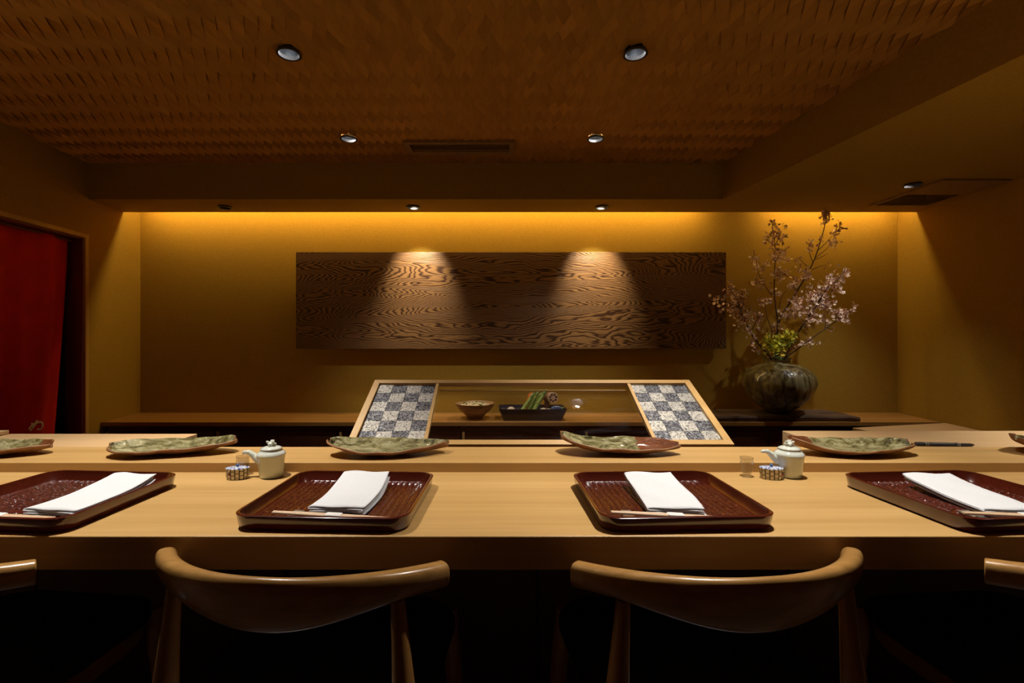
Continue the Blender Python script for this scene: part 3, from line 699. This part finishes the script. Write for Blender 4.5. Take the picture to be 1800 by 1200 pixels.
def flower(mb, c, s):
    nrm = Vector((random.uniform(-1,1), random.uniform(-1.2,.4), random.uniform(-.6,1))).normalized()
    u = nrm.orthogonal().normalized(); v = nrm.cross(u)
    for k in range(5):
        a = k*math.tau/5 + random.uniform(-.15,.15); d1 = u*math.cos(a)+v*math.sin(a); d2 = u*math.cos(a+.55)+v*math.sin(a+.55); d0 = u*math.cos(a-.55)+v*math.sin(a-.55)
        mb.add([c, c+d0*s*.7+nrm*s*.12, c+d1*s+nrm*s*.3, c+d2*s*.7+nrm*s*.12], [(0,1,2),(0,2,3)])
def branch(name, label, main, sides, clusters, r0=.008, dense=7):
    base = main[0]
    b = thing('cherry_branch', base, label, 'branch', 'blossom branches in the jar')
    st = MB(); pts = bezier(main, 5); nn = len(pts)
    st.tube(pts, [r0*(1-.72*i/(nn-1)) for i in range(nn)], 7)
    for sd in sides:
        q = bezier(sd, 4); st.tube(q, [r0*.42*(1-.6*i/(len(q)-1)) for i in range(len(q))], 6)
    st.build('stem', M['bark'], b, smooth=True, origin=base)
    fl = MB(); bu = MB()
    for c, rad, cnt in clusters:
        for i in range(int(cnt*1.6)):
            o = Vector((random.gauss(0,1), random.gauss(0,.9), random.gauss(0,1)))*rad*.55
            flower(fl, c+o, random.uniform(.011, .017))
            if i % 3 == 0:
                e = c+o*1.15; bu.tube([c+o*.3, e+Vector((0,0,.004))], [.0012, .0045], 5)
    o = fl.build('blossoms', M['petal'], b, origin=base); o['kind'] = 'stuff'
    o = bu.build('buds', M['calyx'], b, origin=base); o['kind'] = 'stuff'
random.seed(11)
root = lambda x, dy: bp(x, 850, dy*.3)
branch('b', 'blossom branch sweeping low toward the cedar board', [root(405,-.05), bp(400,830,-.05), bp(330,750,-.08), bp(270,650,-.10), bp(230,540,-.10), bp(180,460,-.10)],
       [[bp(240,570,-.10), bp(190,550,-.12), bp(130,530,-.12)], [bp(300,700,-.09), bp(330,640,-.1), bp(345,610,-.1)], [bp(250,600,-.1), bp(262,530,-.1), bp(265,500,-.1)]],
       [(bp(x,y,-.10+random.uniform(-.03,.03)), .045, n) for x, y, n in ((185,462,9),(200,490,14),(225,520,16),(262,500,10),(250,545,12),(195,560,12),(135,525,9),(155,570,5),(225,600,12),(260,620,14),(245,650,12),(285,605,8),(290,690,10),(335,620,10),(330,655,7),(310,735,6),(330,775,6))])
branch('b', 'upright blossom branch rising straight from the jar', [root(420,.0), bp(425,820,0), bp(432,740,0), bp(440,650,.02), bp(425,520,.03), bp(425,400,.03), bp(428,270,.04), bp(410,115,.04)],
       [[bp(410,505,.03), bp(370,450,.02), bp(340,390,.0), bp(325,310,-.02)], [bp(412,700,0), bp(385,620,-.03), bp(370,545,-.04)], [bp(425,330,.03), bp(455,290,.03), bp(480,265,.03)], [bp(428,240,.03), bp(455,190,.03), bp(465,160,.03)], [bp(445,620,.02), bp(460,520,.0), bp(490,480,.0)], [bp(428,250,.04), bp(390,220,.04), bp(370,215,.04)]],
       [(bp(x,y,.02+random.uniform(-.03,.03)), .042, n) for x, y, n in ((410,120,5),(425,160,7),(455,165,6),(440,195,9),(465,205,7),(400,190,7),(380,220,6),(420,225,8),(325,315,12),(335,350,10),(345,380,6),(330,440,14),(350,455,7),(390,345,8),(430,300,14),(465,275,10),(455,320,12),(480,320,6),(450,390,16),(430,405,12),(465,385,8),(435,495,12),(370,540,12),(425,680,10),(440,690,8))])
branch('b', 'tallest blossom branch reaching up past the soffit edge', [root(430,.03), bp(432,820,.02), bp(450,640,.05), bp(510,540,.06), bp(570,440,.06), bp(620,350,.05), bp(655,260,.04), bp(690,135,.02), bp(697,60,-.02)],
       [[bp(648,275,.04), bp(690,235,.03), bp(730,190,.03), bp(760,140,.03)], [bp(638,310,.05), bp(690,270,.04), bp(740,215,.04)], [bp(622,372,.05), bp(665,355,.05), bp(702,345,.04)], [bp(612,365,.05), bp(575,335,.04), bp(548,305,.04)], [bp(626,330,.05), bp(608,280,.04), bp(605,230,.04)], [bp(540,490,.06), bp(520,450,.06), bp(500,460,.06)], [bp(636,320,.04), bp(680,300,.04), bp(705,285,.04)]],
       [(bp(x,y,.03+random.uniform(-.03,.03)), .036, n) for x, y, n in ((697,70,12),(705,95,11),(690,105,7),(760,150,11),(745,180,10),(745,215,8),(735,240,5),(605,225,5),(605,255,7),(550,315,6),(560,370,9),(590,385,10),(600,405,10),(575,420,10),(540,440,12),(510,460,11),(530,525,12),(545,550,10),(520,580,12),(510,605,12),(490,610,8),(455,600,5),(670,215,3),(705,345,3),(615,465,3))])
branch('b', 'thickly blossomed branch leaning toward the right wall', [root(465,-.02), bp(480,830,-.04), bp(550,700,-.08), bp(640,570,-.10), bp(700,470,-.10), bp(760,420,-.10), bp(795,375,-.10)],
       [[bp(600,630,-.09), bp(610,560,-.1), bp(615,520,-.1)], [bp(660,540,-.1), bp(700,570,-.12), bp(715,560,-.12)], [bp(740,440,-.1), bp(775,440,-.1), bp(770,465,-.1)]],
       [(bp(x,y,-.09+random.uniform(-.03,.03)), .045, n) for x, y, n in ((795,395,12),(770,425,8),(740,400,5),(765,460,8),(740,470,10),(735,440,10),(700,435,12),(690,460,12),(680,490,14),(650,510,14),(620,520,12),(605,515,8),(645,550,14),(690,540,12),(680,580,12),(715,560,8),(620,550,12),(600,600,12),(630,625,8),(580,650,10),(600,660,8),(560,570,10),(550,600,10),(555,545,8))])
branch('b', 'low blossom branch stretching out over the plank', [root(470,-.08), bp(484,835,-.10), bp(560,780,-.13), bp(640,720,-.15), bp(740,650,-.15), bp(800,610,-.15), bp(850,570,-.15)],
       [[bp(690,690,-.15), bp(695,650,-.15), bp(700,640,-.15)], [bp(745,645,-.15), bp(750,610,-.15), bp(765,590,-.15)]],
       [(bp(x,y,-.15+random.uniform(-.02,.02)), .034, n) for x, y, n in ((848,572,4),(825,585,4),(800,605,8),(805,640,6),(770,625,12),(745,620,10),(755,595,8),(775,595,6),(700,655,6),(695,635,5),(725,690,5),(650,735,3),(605,745,7),(600,765,5),(555,770,4))], r0=.006)
# yellow green flower heads at the mouth of the jar
random.seed(5)
t = thing('rape_blossom', bp(450, 845, -.03), 'bunch of yellow green flowers at the mouth of the jar', 'flowers')
stm = MB(); hd = MB(); lv = MB()
for x, y, r_ in ((385,745,.05),(430,755,.055),(470,735,.05),(505,720,.05),(440,790,.06),(480,770,.045),(400,780,.045)):
    c = bp(x, y, -.20 + random.uniform(-.03,.03)); stm.tube(bezier([at(t), bp(440,830,-.06), c], 4), .004, 6)
    for i in range(40):
        o = Vector((random.gauss(0,1), random.gauss(0,.8), random.gauss(0,.8)))*r_*.42
        flower(hd, c+o, random.uniform(.012,.018))
        if i % 4 == 0: lv.tube([c+o*.6, c+o*1.2], [.003, .007], 5)
stm.build('stem', M['rapeleaf'], t, origin=at(t))
o = hd.build('flower_heads', M['rape'], t, origin=at(t)); o['kind'] = 'stuff'
o = lv.build('buds', M['rapeleaf'], t, origin=at(t)); o['kind'] = 'stuff'
for x, y in ((380,830),(420,835),(470,830),(350,810)):
    c = bp(x, y, -.10); d0 = Vector((random.uniform(-.05,.05), -.03, -.02))
    MB().add([c, c+d0*.5+Vector((.02,0,.02)), c+d0, c+d0*.5+Vector((-.02,0,.012))], [(0,1,2),(0,2,3)]).build('leaf', M['rapeleaf'], t, origin=at(t))

# ------------------------------------------------------------------ red curtain and the kitchen beyond
CA = -.075
def cyz(px, py):                                   # point on the curtain plane
    r = (px-CX)/F; y = (-3.03+.085*4.1+CA)/(r+.085); return y, CZ-(py-CY)*y/F
t = thing('noren_curtain', (xl(3)+CA, 3.0, 0.2), 'red cloth curtain with a small white brush mark in the doorway', 'curtain')
cu = MB(); nu, nv = 60, 24; vs = []
yt1 = cyz(121, 420)[0]; yb1 = cyz(96, 757)[0]
for j in range(nv+1):
    v = j/nv; z = 1.778 - v*1.57
    ye = yt1 + (yb1-yt1)*v**1.3
    for i in range(nu+1):
        u = i/nu; y = DY0+.03 + (ye-DY0-.03)*u
        amp = .010 + .022*v
        x = xl(y)+CA + amp*math.sin(u*17+.8*v) + .5*amp*math.sin(u*37+1.3)
        vs.append((x, y, z))
fs = [(j*(nu+1)+i, j*(nu+1)+i+1, (j+1)*(nu+1)+i+1, (j+1)*(nu+1)+i) for j in range(nv) for i in range(nu)]
o = cu.add(vs, fs).build('cloth', M['red'], t, smooth=True, origin=at(t))
sm = o.modifiers.new('thick', 'SOLIDIFY'); sm.thickness = .002; sm.offset = 0
MB().tube([(xl(DY0+.01)+CA, DY0+.01, 1.772), (xl(DY1-.02)+CA, DY1-.02, 1.772)], .010, 10).build('rod', M['jamb'], t, smooth=True, origin=at(t))
def ink(pts, w):
    q = []
    for x, y in pts:
        yy, z = cyz(x/7.5, 640+y/7.5); q.append((xl(yy)+CA+.040, yy, z))
    q = bezier(q, 5); m = MB(); L = []
    for i, p in enumerate(q):
        dd = (q[min(i+1, len(q)-1)]-q[max(i-1, 0)]); nrm = Vector((0, -dd.z, dd.y)).normalized()
        ww = w*(.55+.45*math.sin(math.pi*min(1, (i+1)/(len(q)*.7))))
        L.append([p+nrm*ww, p-nrm*ww, p-nrm*ww-Vector((.0008,0,0)), p+nrm*ww-Vector((.0008,0,0))])
    return m.rings(L)
im = MB()
for pts, w_ in (([(338,770),(345,800),(372,828)], .0075), ([(408,735),(400,765),(362,820),(318,878)], .0085), ([(295,860),(330,815),(380,780),(440,762),(478,770),(484,810),(462,850),(425,858),(415,845)], .0062)):
    k = ink(pts, w_); im.add(k.v, k.f)
im.build('brush_mark', M['whiteink'], t, origin=at(t))
# kitchen seen through the gap
struct(MB().box(-5.2, -5.1, 2.0, 6.2, ZK, 2.5).build('wall_kitchen', M['stone_grey']))
struct(MB().box(-5.1, -3.2, 5.6, 5.7, ZK, 2.5).build('wall_kitchen_end', M['stone_grey']))
struct(MB().box(-5.2, -3.2, 4.3, 5.7, ZK-.06, ZK).build('floor_kitchen_end', M['floor']))
struct(MB().box(-5.2, -3.22, 1.9, 5.7, 2.5, 2.56).build('ceiling_kitchen', M['stone_grey']))
t = thing('kitchen_table', (-4.35, 4.95, ZK), 'steel kitchen table seen past the curtain edge', 'table')
MB().box(-4.75, -3.5, 4.7, 5.2, .21, .25).build('top', M['steel'], t, origin=at(t), bevel=.003)
MB().box(-4.75, -3.5, 4.72, 5.18, .12, .135).build('shelf', M['steel'], t, origin=at(t))
for lx in (-4.72, -3.56):
    for ly in (4.73, 5.14): MB().box(lx, lx+.035, ly, ly+.035, ZK, .21).build('leg', M['steel'], t, origin=at(t))
t = thing('yellow_carton', (-4.43, 4.86, .25), 'small yellow carton on the kitchen table', 'carton')
MB().box(-4.60, -4.25, 4.80, 4.95, .25, .36).build('body', M['yellowbox'], t, origin=at(t), bevel=.004)
MB().hexa([(-4.60, 4.80, .361), (-4.25, 4.80, .361), (-4.25, 4.95, .361), (-4.60, 4.95, .361)], [(-4.60, 4.86, .46), (-4.30, 4.86, .40), (-4.30, 4.87, .40), (-4.60, 4.87, .46)]).build('flap', M['yellowbox'], t, origin=at(t))
t = thing('kitchen_shelf', (-4.3, 5.5, .30), 'steel wall shelf in the kitchen beyond the curtain', 'shelf')
MB().box(-5.0, -3.5, 5.38, 5.595, .44, .465).build('board', M['steel'], t, origin=at(t))
for lx in (-4.9, -3.7): MB().box(lx, lx+.02, 5.40, 5.595, .30, .44).build('bracket', M['steel'], t, origin=at(t))
t = thing('red_pot', (-4.93, 5.48, .465), 'small orange red pot on the kitchen wall shelf', 'pot')
MB().lathe([(.05, 0), (.075, .02), (.08, .07), (.07, .07), (.06, .02), (.001, .015)], 24, cap1=False).build('body', M['orange'], t, smooth=True)
MB().lathe([(.072, .071), (.074, .078), (.03, .09), (.012, .095), (.012, .11), (.001, .112)], 24, cap1=False).build('lid', M['orange'], t, smooth=True)

# ------------------------------------------------------------------ place settings
TR = [(-.972, 4, 'lacquered tray'), (-.335, 2.5, ''), (.362, -2, ''), (1.035, -4, '')]
random.seed(21)
tray = thing('serving_tray', (0, 0, 0), 'x', 'tray', 'lacquer trays along the counter')
hx, hy = .172, .156
MB().rings([rrect(hx-.010, hy-.010, 0, .03, 6), rrect(hx-.004, hy-.004, .005, .034, 6), rrect(hx, hy, .029, .036, 6), rrect(hx-.003, hy-.003, .0308, .036, 6), rrect(hx-.006, hy-.006, .030, .034, 6), rrect(hx-.013, hy-.013, .009, .032, 6), rrect(hx-.016, hy-.016, .007, .03, 6)]).build('rim', M['lacquer'], tray, smooth=True)
fl = MB(); NR = 22; per = 6; ny = 26; vs = []; wx = hx-.017; wy = hy-.017
for j in range(ny+1):
    yy = -wy + 2*wy*j/ny
    for i in range(NR*per+1):
        xx = -wx + 2*wx*i/(NR*per)
        edge = max(0, abs(xx)-(wx-.02))*max(0, abs(yy)-(wy-.02))
        vs.append((xx, yy, .0055 + .0052*abs(math.sin(math.pi*i/per)) + .0004*math.sin(j*2.1+(i//per)*1.7)))
W_ = NR*per+1
fs = [(j*W_+i, j*W_+i+1, (j+1)*W_+i+1, (j+1)*W_+i) for j in range(ny) for i in range(W_-1)
      if not (abs(-wx+2*wx*(i+.5)/(NR*per)) > wx-.014 and abs(-wy+2*wy*(j+.5)/ny) > wy-.014)]
fl.add(vs, fs).build('ridged_floor', M['gouged'], tray, smooth=True)
trlab = ['dark red lacquer tray, the endmost toward the curtain', 'dark red lacquer tray between two chairs\' places, right of the first soy pitcher', 'dark red lacquer tray left of the soy pitcher with the standing tumbler', 'dark red lacquer tray, the endmost toward the flower vase']
trlab = ['dark red lacquer tray nearest the red curtain', 'dark red lacquer tray below the silver tiled wing of the case', 'dark red lacquer tray below the dark tiled wing of the case', 'dark red lacquer tray nearest the right wall']
where = ['on the tray nearest the red curtain', 'on the tray below the silver tiles', 'on the tray below the dark tiles', 'on the tray nearest the right wall']
def napkin():
    mb = MB(); prof = []
    hw = .056; layers = [(.0125, 1), (.0085, -1), (.0045, 1), (.001, -1)]
    # cloth path, folded back and forth
    path = [(hw, .0128), (hw*.5, .0136), (0, .0138), (-hw*.5, .0136), (-hw+.003, .0126), (-hw, .0108), (-hw+.003, .0090), (-hw*.4, .0092), (hw*.4, .0094), (hw-.006, .0088), (hw-.003, .0070), (hw-.006, .0055), (hw*.3, .0056), (-hw*.5, .0054), (-hw+.005, .0048), (-hw+.002, .0033), (-hw+.005, .0018), (-hw*.3, .0016), (hw*.5, .0016), (hw+.003, .0012)]
    path = bezier([(x, 0, z) for x, z in path], 4)
    n = 16; vs = []
    for j in range(n+1):
        v = j/n; y = -.10 + .2*v
        for k, p in enumerate(path):
            lift = .016*max(0, (v-.45)/.55)**1.5
            puff = 1 + .25*math.sin(math.pi*v)*.4
            vs.append((p.x*(1+.03*math.sin(3*v+.4)) + .004*math.sin(v*4), y + .0035*math.sin(p.x*60+p.z*300)*(1 if j in (0, n) else 0), p.z*puff + lift + .0009*math.sin(p.x*70+v*9)))
    m = len(path)
    mb.add(vs, [(j*m+i, j*m+i+1, (j+1)*m+i+1, (j+1)*m+i) for j in range(n) for i in range(m-1)])
    o = mb.build('napkin', M['white_cloth'], smooth=True, origin=(0,0,0))
    s = o.modifiers.new('thick', 'SOLIDIFY'); s.thickness = .0018; s.offset = 0
    return o
nap0 = napkin()
chop0 = thing('chopsticks', (0,0,0), 'x', 'chopsticks', 'chopsticks on the trays')
for dy in (-.0035, .0035):
    MB().tube([(-.122, dy*.7, .0), (-.05, dy, .0), (.05, dy, 0), (.122, dy*.8, 0)], [.0022, .0033, .0036, .0030], 8).build('stick', M['chop'], chop0, smooth=True)
MB().box(-.014, .018, -.0085, .0085, -.0044, .0044).build('paper_band', M['paper'], chop0, bevel=.002)
rest0 = MB().prism([(-.011, -.024), (.011, -.024), (.011, .024), (-.011, .024)], 0, .006)
rest0 = rest0.build('chopstick_rest', M['silver'], bevel=.0025, origin=(0,0,0))
NAP = [(-.882, 1.062, -7), (-.322, 1.078, -3), (.362, 1.070, -2), (1.03, 1.062, -2)]
CHP = [(-.98, .943, -3), (-.322, .943, -5), (.345, .943, -5), (1.035, .943, -3)]
for i in range(4):
    x, rz, _ = TR[i]
    o = tray if i == 0 else copy_tree(tray)
    o.location = (x, 1.068, ZT); o.rotation_euler[2] = -R(rz); o['label'] = trlab[i]
    zt = ZT + .0114
    n_ = nap0 if i == 0 else nap0.copy()
    if i: COL.objects.link(n_)
    n_.location = (NAP[i][0], NAP[i][1], zt+.0008); n_.rotation_euler[2] = R(NAP[i][2])
    tag(n_, 'folded white linen napkin ' + where[i], 'napkin', 'napkins on the trays')
    r_ = rest0 if i == 0 else rest0.copy()
    if i: COL.objects.link(r_)
    cx_, cy_, ca = CHP[i]
    r_.location = (cx_-.085, cy_+.022, zt-.0004); r_.rotation_euler[2] = -R(rz+4)
    tag(r_, 'small silver chopstick rest ' + where[i], 'chopstick rest', 'chopstick rests on the trays')
    c_ = chop0 if i == 0 else copy_tree(chop0)
    c_.location = (cx_, cy_, zt+.0098); c_.rotation_euler = (0, R(1.6), R(ca)); c_['label'] = 'pale wooden chopsticks in a paper band ' + where[i]

# leaf shaped plates on the ledge
def leaf_plate(seed, L, split, red_right, flip, label, x, y, rz, tips=(.036, .016), hw=.066):
    rg = random.Random(seed); nu, nv = 48, 16; vs = []
    ph = [rg.uniform(0, 6) for _ in range(6)]
    for i in range(nu+1):
        u = i/nu; s = u if not flip else 1-u
        wd = hw*(math.sin(math.pi*min(1, s**.78))**.62)*(1+.05*math.sin(9*u+ph[0]))+.004
        tip = tips[0]*max(0, 1-u/.42)**2 + tips[1]*max(0, (u-.55)/.45)**2
        for j in range(nv+1):
            v = -1+2*j/nv
            z = .001 + (.018 + (.010 if v > 0 else 0))*abs(v)**2.2*math.sin(math.pi*(.08+.84*u))**.5 + tip + .0022*math.sin(7*u+ph[1]+2*v)*abs(v) + .0012*math.sin(23*u+ph[2]+5*v)
            vs.append((-L/2+L*u + .004*math.sin(5*v+ph[3])*abs(2*u-1), wd*v + .012*math.sin(3*u+ph[4]), max(z, .0006)+.004))
    m = nv+1
    mt = plate_mat('ash_glaze', split, red_right)
    o = MB().add(vs, [(i*m+j, (i+1)*m+j, (i+1)*m+j+1, i*m+j+1) for i in range(nu) for j in range(nv)]).build('leaf_plate', [mt, M['plate_under']], smooth=True, origin=(0,0,0))
    for p in o.data.polygons: p.use_smooth = True
    # thickness downward, underside in bare clay
    bm = bmesh.new(); bm.from_mesh(o.data)
    if sum(f.normal.z for f in bm.faces) < 0: bmesh.ops.reverse_faces(bm, faces=bm.faces)
    bm.to_mesh(o.data); bm.free()
    s = o.modifiers.new('thick', 'SOLIDIFY'); s.thickness = .0048; s.offset = -1; s.material_offset = 1; s.material_offset_rim = 1
    o.location = (x, y, ZL+.0012); o.rotation_euler[2] = R(rz)
    return tag(o, label, 'plate', 'leaf plates on the ledge')
leaf_plate(1, .345, .145, True, False, 'green glazed leaf plate with brown tip behind the curtain side tray', -1.487, 1.418, 3)
leaf_plate(2, .340, None, True, False, 'plain green leaf plate by the corner of the curtain side cutting board', -.952, 1.420, 3, (.014, .026))
leaf_plate(3, .340, None, True, False, 'green mottled leaf plate in front of the silver tiles', -.322, 1.424, 1, (.028, .018))
leaf_plate(4, .340, .085, True, False, 'pale green leaf plate with red brown tip in front of the glass', .362, 1.424, -1, (.040, .016))
leaf_plate(5, .350, -.07, False, True, 'dark green leaf plate with broad red brown end behind the soy pitcher', 1.036, 1.424, -3, (.034, .018))
leaf_plate(6, .340, None, True, False, 'leaf plate partly in view at the right wall end of the ledge', 1.70, 1.424, 0, (.034, .02))

# soy pitcher, salt box, tumbler: two sets
def pitcher(x, y, rz, label):
    t = thing('soy_pitcher', (x, y, ZT), label, 'pitcher', 'celadon soy pitchers', rz)
    MB().lathe([(.027, 0), (.029, .002), (.0315, .025), (.0345, .052), (.0362, .058), (.0355, .0615), (.031, .0665), (.027, .069), (.0265, .071), (.023, .071)], 40).build('body', M['celadon'], t, smooth=True)
    MB().tube(bezier([(-.028, 0, .040), (-.038, 0, .049), (-.047, 0, .058), (-.056, 0, .0645), (-.066, 0, .0655), (-.0725, 0, .063)], 4), [.0105]*3+[.0095]*3+[.0080]*4+[.0065]*4+[.005]*4+[.0038]*2+[.003], 12).build('spout', M['celadon'], t, smooth=True)
    ld = MB().lathe([(.0255, .0715), (.0268, .0735), (.0262, .0755), (.020, .0785), (.010, .0805), (.001, .081)], 40).build('lid', M['celadon'], t, smooth=True)
    k = MB().lathe([(.0085, .0795), (.008, .084), (.0095, .088), (.006, .0915), (.001, .0925)], 14)
    for a in range(6):
        q = a*math.tau/6+.3; hh = .083 + .007*(a % 2)
        k.tube([(.006*math.cos(q), .006*math.sin(q), hh), (.0105*math.cos(q), .0105*math.sin(q), hh+.0025), (.0125*math.cos(q), .0125*math.sin(q), hh+.004)], [.0035, .003, .0012], 7)
    k.tube([(0,0,.089), (.002,0,.0945), (.005,0,.0962)], [.005, .0038, .001], 8)
    k.build('knob', M['celadon'], ld, smooth=True)
def saltbox(x, y, rz, label, berry_x):
    t = thing('condiment_pot', (x, y, ZT), label, 'condiment pot', 'net patterned condiment pots', rz)
    o = MB().lathe([(.0255, 0), (.027, .002), (.0285, .014), (.0282, .0265), (.0255, .0265), (.0255, .024)], 44, sy=.68).build('body', M['net'], t, smooth=True)
    uvl = o.data.uv_layers.new(name='uv')
    for lp in o.data.loops:
        c = o.data.vertices[lp.vertex_index].co; a = math.atan2(c.y/.68, c.x)
        uvl.data[lp.index].uv = ((a/math.tau+.75) % 1.0, c.z/.0265)
    ld = MB().lathe([(.0285, .0268), (.0295, .0278), (.0288, .029), (.016, .0308), (.001, .0312)], 44, sy=.68, wob=lambda a, z: 1+.018*math.sin(12*a)).build('lid', M['lid'], t, smooth=True)
    MB().lathe([(.0025, .031), (.0032, .0325), (.0046, .0355), (.003, .0385), (.0005, .0392)], 16).build('knob', M['blue'], ld, smooth=True)
    a = math.asin(0) ; bx = berry_x; by = -.0285*.68*math.sqrt(max(0, 1-(bx/.0285)**2))
    MB().lathe([(.0005, -.002), (.0028, -.001), (.003, .001), (.0005, .003)], 10, (bx, by-.0008, .014), sy=.35).build('painted_berry', M['redberry'], t, smooth=True)
    MB().lathe([(.0005, -.0015), (.0042, 0), (.0005, .0015)], 8, (bx+.001, by-.0008, .0195), sy=.3).build('painted_leaf', M['blackring'], t)
M['redberry'] = plain('red_painted_berry', (.35, .01, .02), .3)
def tumbler(x, y, label):
    t = thing('tumbler', (x, y, ZT), label, 'tumbler', 'small tumblers')
    MB().lathe([(.0125, 0), (.0130, .003), (.0118, .007), (.0145, .018), (.0165, .034), (.0168, .049), (.0159, .049), (.0155, .034), (.0134, .018), (.009, .009), (.0005, .0085)], 32, cap1=False).build('bowl', M['tumbler'], t, smooth=True)
    MB().lathe([(.0160, .0487), (.0170, .0488), (.0170, .0495), (.0160, .0495), (.0160, .0487)], 32, cap0=False, cap1=False).build('rim', M['tumbler'], t, smooth=True)
pitcher(-.600, 1.281, R(6), 'pale celadon soy pitcher at the curtain end of the counter')
pitcher(.772, 1.281, R(-3), 'pale celadon soy pitcher beside the tumbler standing clear')
saltbox(-.679, 1.262, R(8), 'net patterned lidded pot hiding the tumbler behind it', -.014)
saltbox(.714, 1.262, R(-8), 'net patterned lidded pot in front of the soy pitcher', .021)
tumbler(-.685, 1.300, 'clear tumbler hidden behind the net patterned pot')
tumbler(.660, 1.283, 'clear tumbler standing in the open beside the net patterned pot')

# ------------------------------------------------------------------ chairs
def chair():
    t = thing('elbow_chair', (0,0,0), 'x', 'chair', 'curved back chairs at the counter')
    Rr, TM = .33, R(51); n = 44; m = 20; rs = []
    for i in range(n+1):
        th = -TM + 2*TM*i/n; q = abs(th)/TM
        c = (math.cos(math.pi*min(q/.9, 1))+1)/2
        H = .043 + .050*c; Tk = .034 - .010*c
        ztop = .730 - .024*q**1.6
        ctr = Vector((Rr*math.sin(th), -.25 + Rr*(1-math.cos(th)), ztop-H/2))
        out = Vector((math.sin(th), -math.cos(th), 0)); up = (Vector((0,0,1)) + out*.18*(.4+.6*c)).normalized(); 
        ring = []
        for k in range(m):
            a = 2*math.pi*k/m; ca, sa = math.cos(a), math.sin(a); e = .72
            ring.append(ctr + out*(Tk/2)*math.copysign(abs(ca)**e, ca) + up*(H/2)*math.copysign(abs(sa)**e, sa))
        rs.append(ring)
    MB().rings(rs).build('backrest', M['ash'], t, smooth=True, bevel=.002)
    for s in (-1, 1):
        th = R(36)*s
        top = Vector((Rr*math.sin(th), -.25+Rr*(1-math.cos(th))+.002, .668)); bot = Vector((s*.245, -.20, 0))
        pts = [top, top.lerp(bot, .12), top.lerp(bot, .26), top.lerp(bot, .38), top.lerp(bot, .6), bot]
        MB().tube(pts, [.0115, .0150, .0205, .0225, .0190, .0125], 18).build('leg', M['ash_v'], t, smooth=True)
        MB().tube([(s*.20, .19, .445), (s*.205, .192, .36), (s*.225, .205, .1), (s*.235, .21, 0)], [.017, .021, .018, .0125], 18).build('leg', M['ash_v'], t, smooth=True)
    fr = rrect
    MB().rings([rrect(.205, .195, .385, .10, 8), rrect(.212, .202, .395, .10, 8), rrect(.212, .202, .425, .10, 8), rrect(.205, .195, .43, .10, 8)]).build('seat_frame', M['ash'], t, smooth=True)
    MB().rings([rrect(.215, .205, .431, .10, 8), rrect(.228, .218, .440, .11, 8), rrect(.228, .218, .452, .11, 8), rrect(.205, .195, .464, .10, 8), rrect(.12, .12, .470, .08, 8)]).build('seat', M['leather'], t, smooth=True)
    return t
ch0 = chair()
clab = ['curved wooden chair nearest the red curtain', 'curved wooden chair at the tray below the silver tiles', 'curved wooden chair at the tray below the dark tiles', 'curved wooden chair nearest the right wall']
for i, (x, y, rz) in enumerate(((-1.035, .985, -6), (-.334, .980, -6), (.375, .980, 6), (1.085, .985, 5))):
    o = ch0 if i == 0 else copy_tree(ch0)
    o.location = (x, y, 0); o.rotation_euler[2] = R(rz); o['label'] = clab[i]
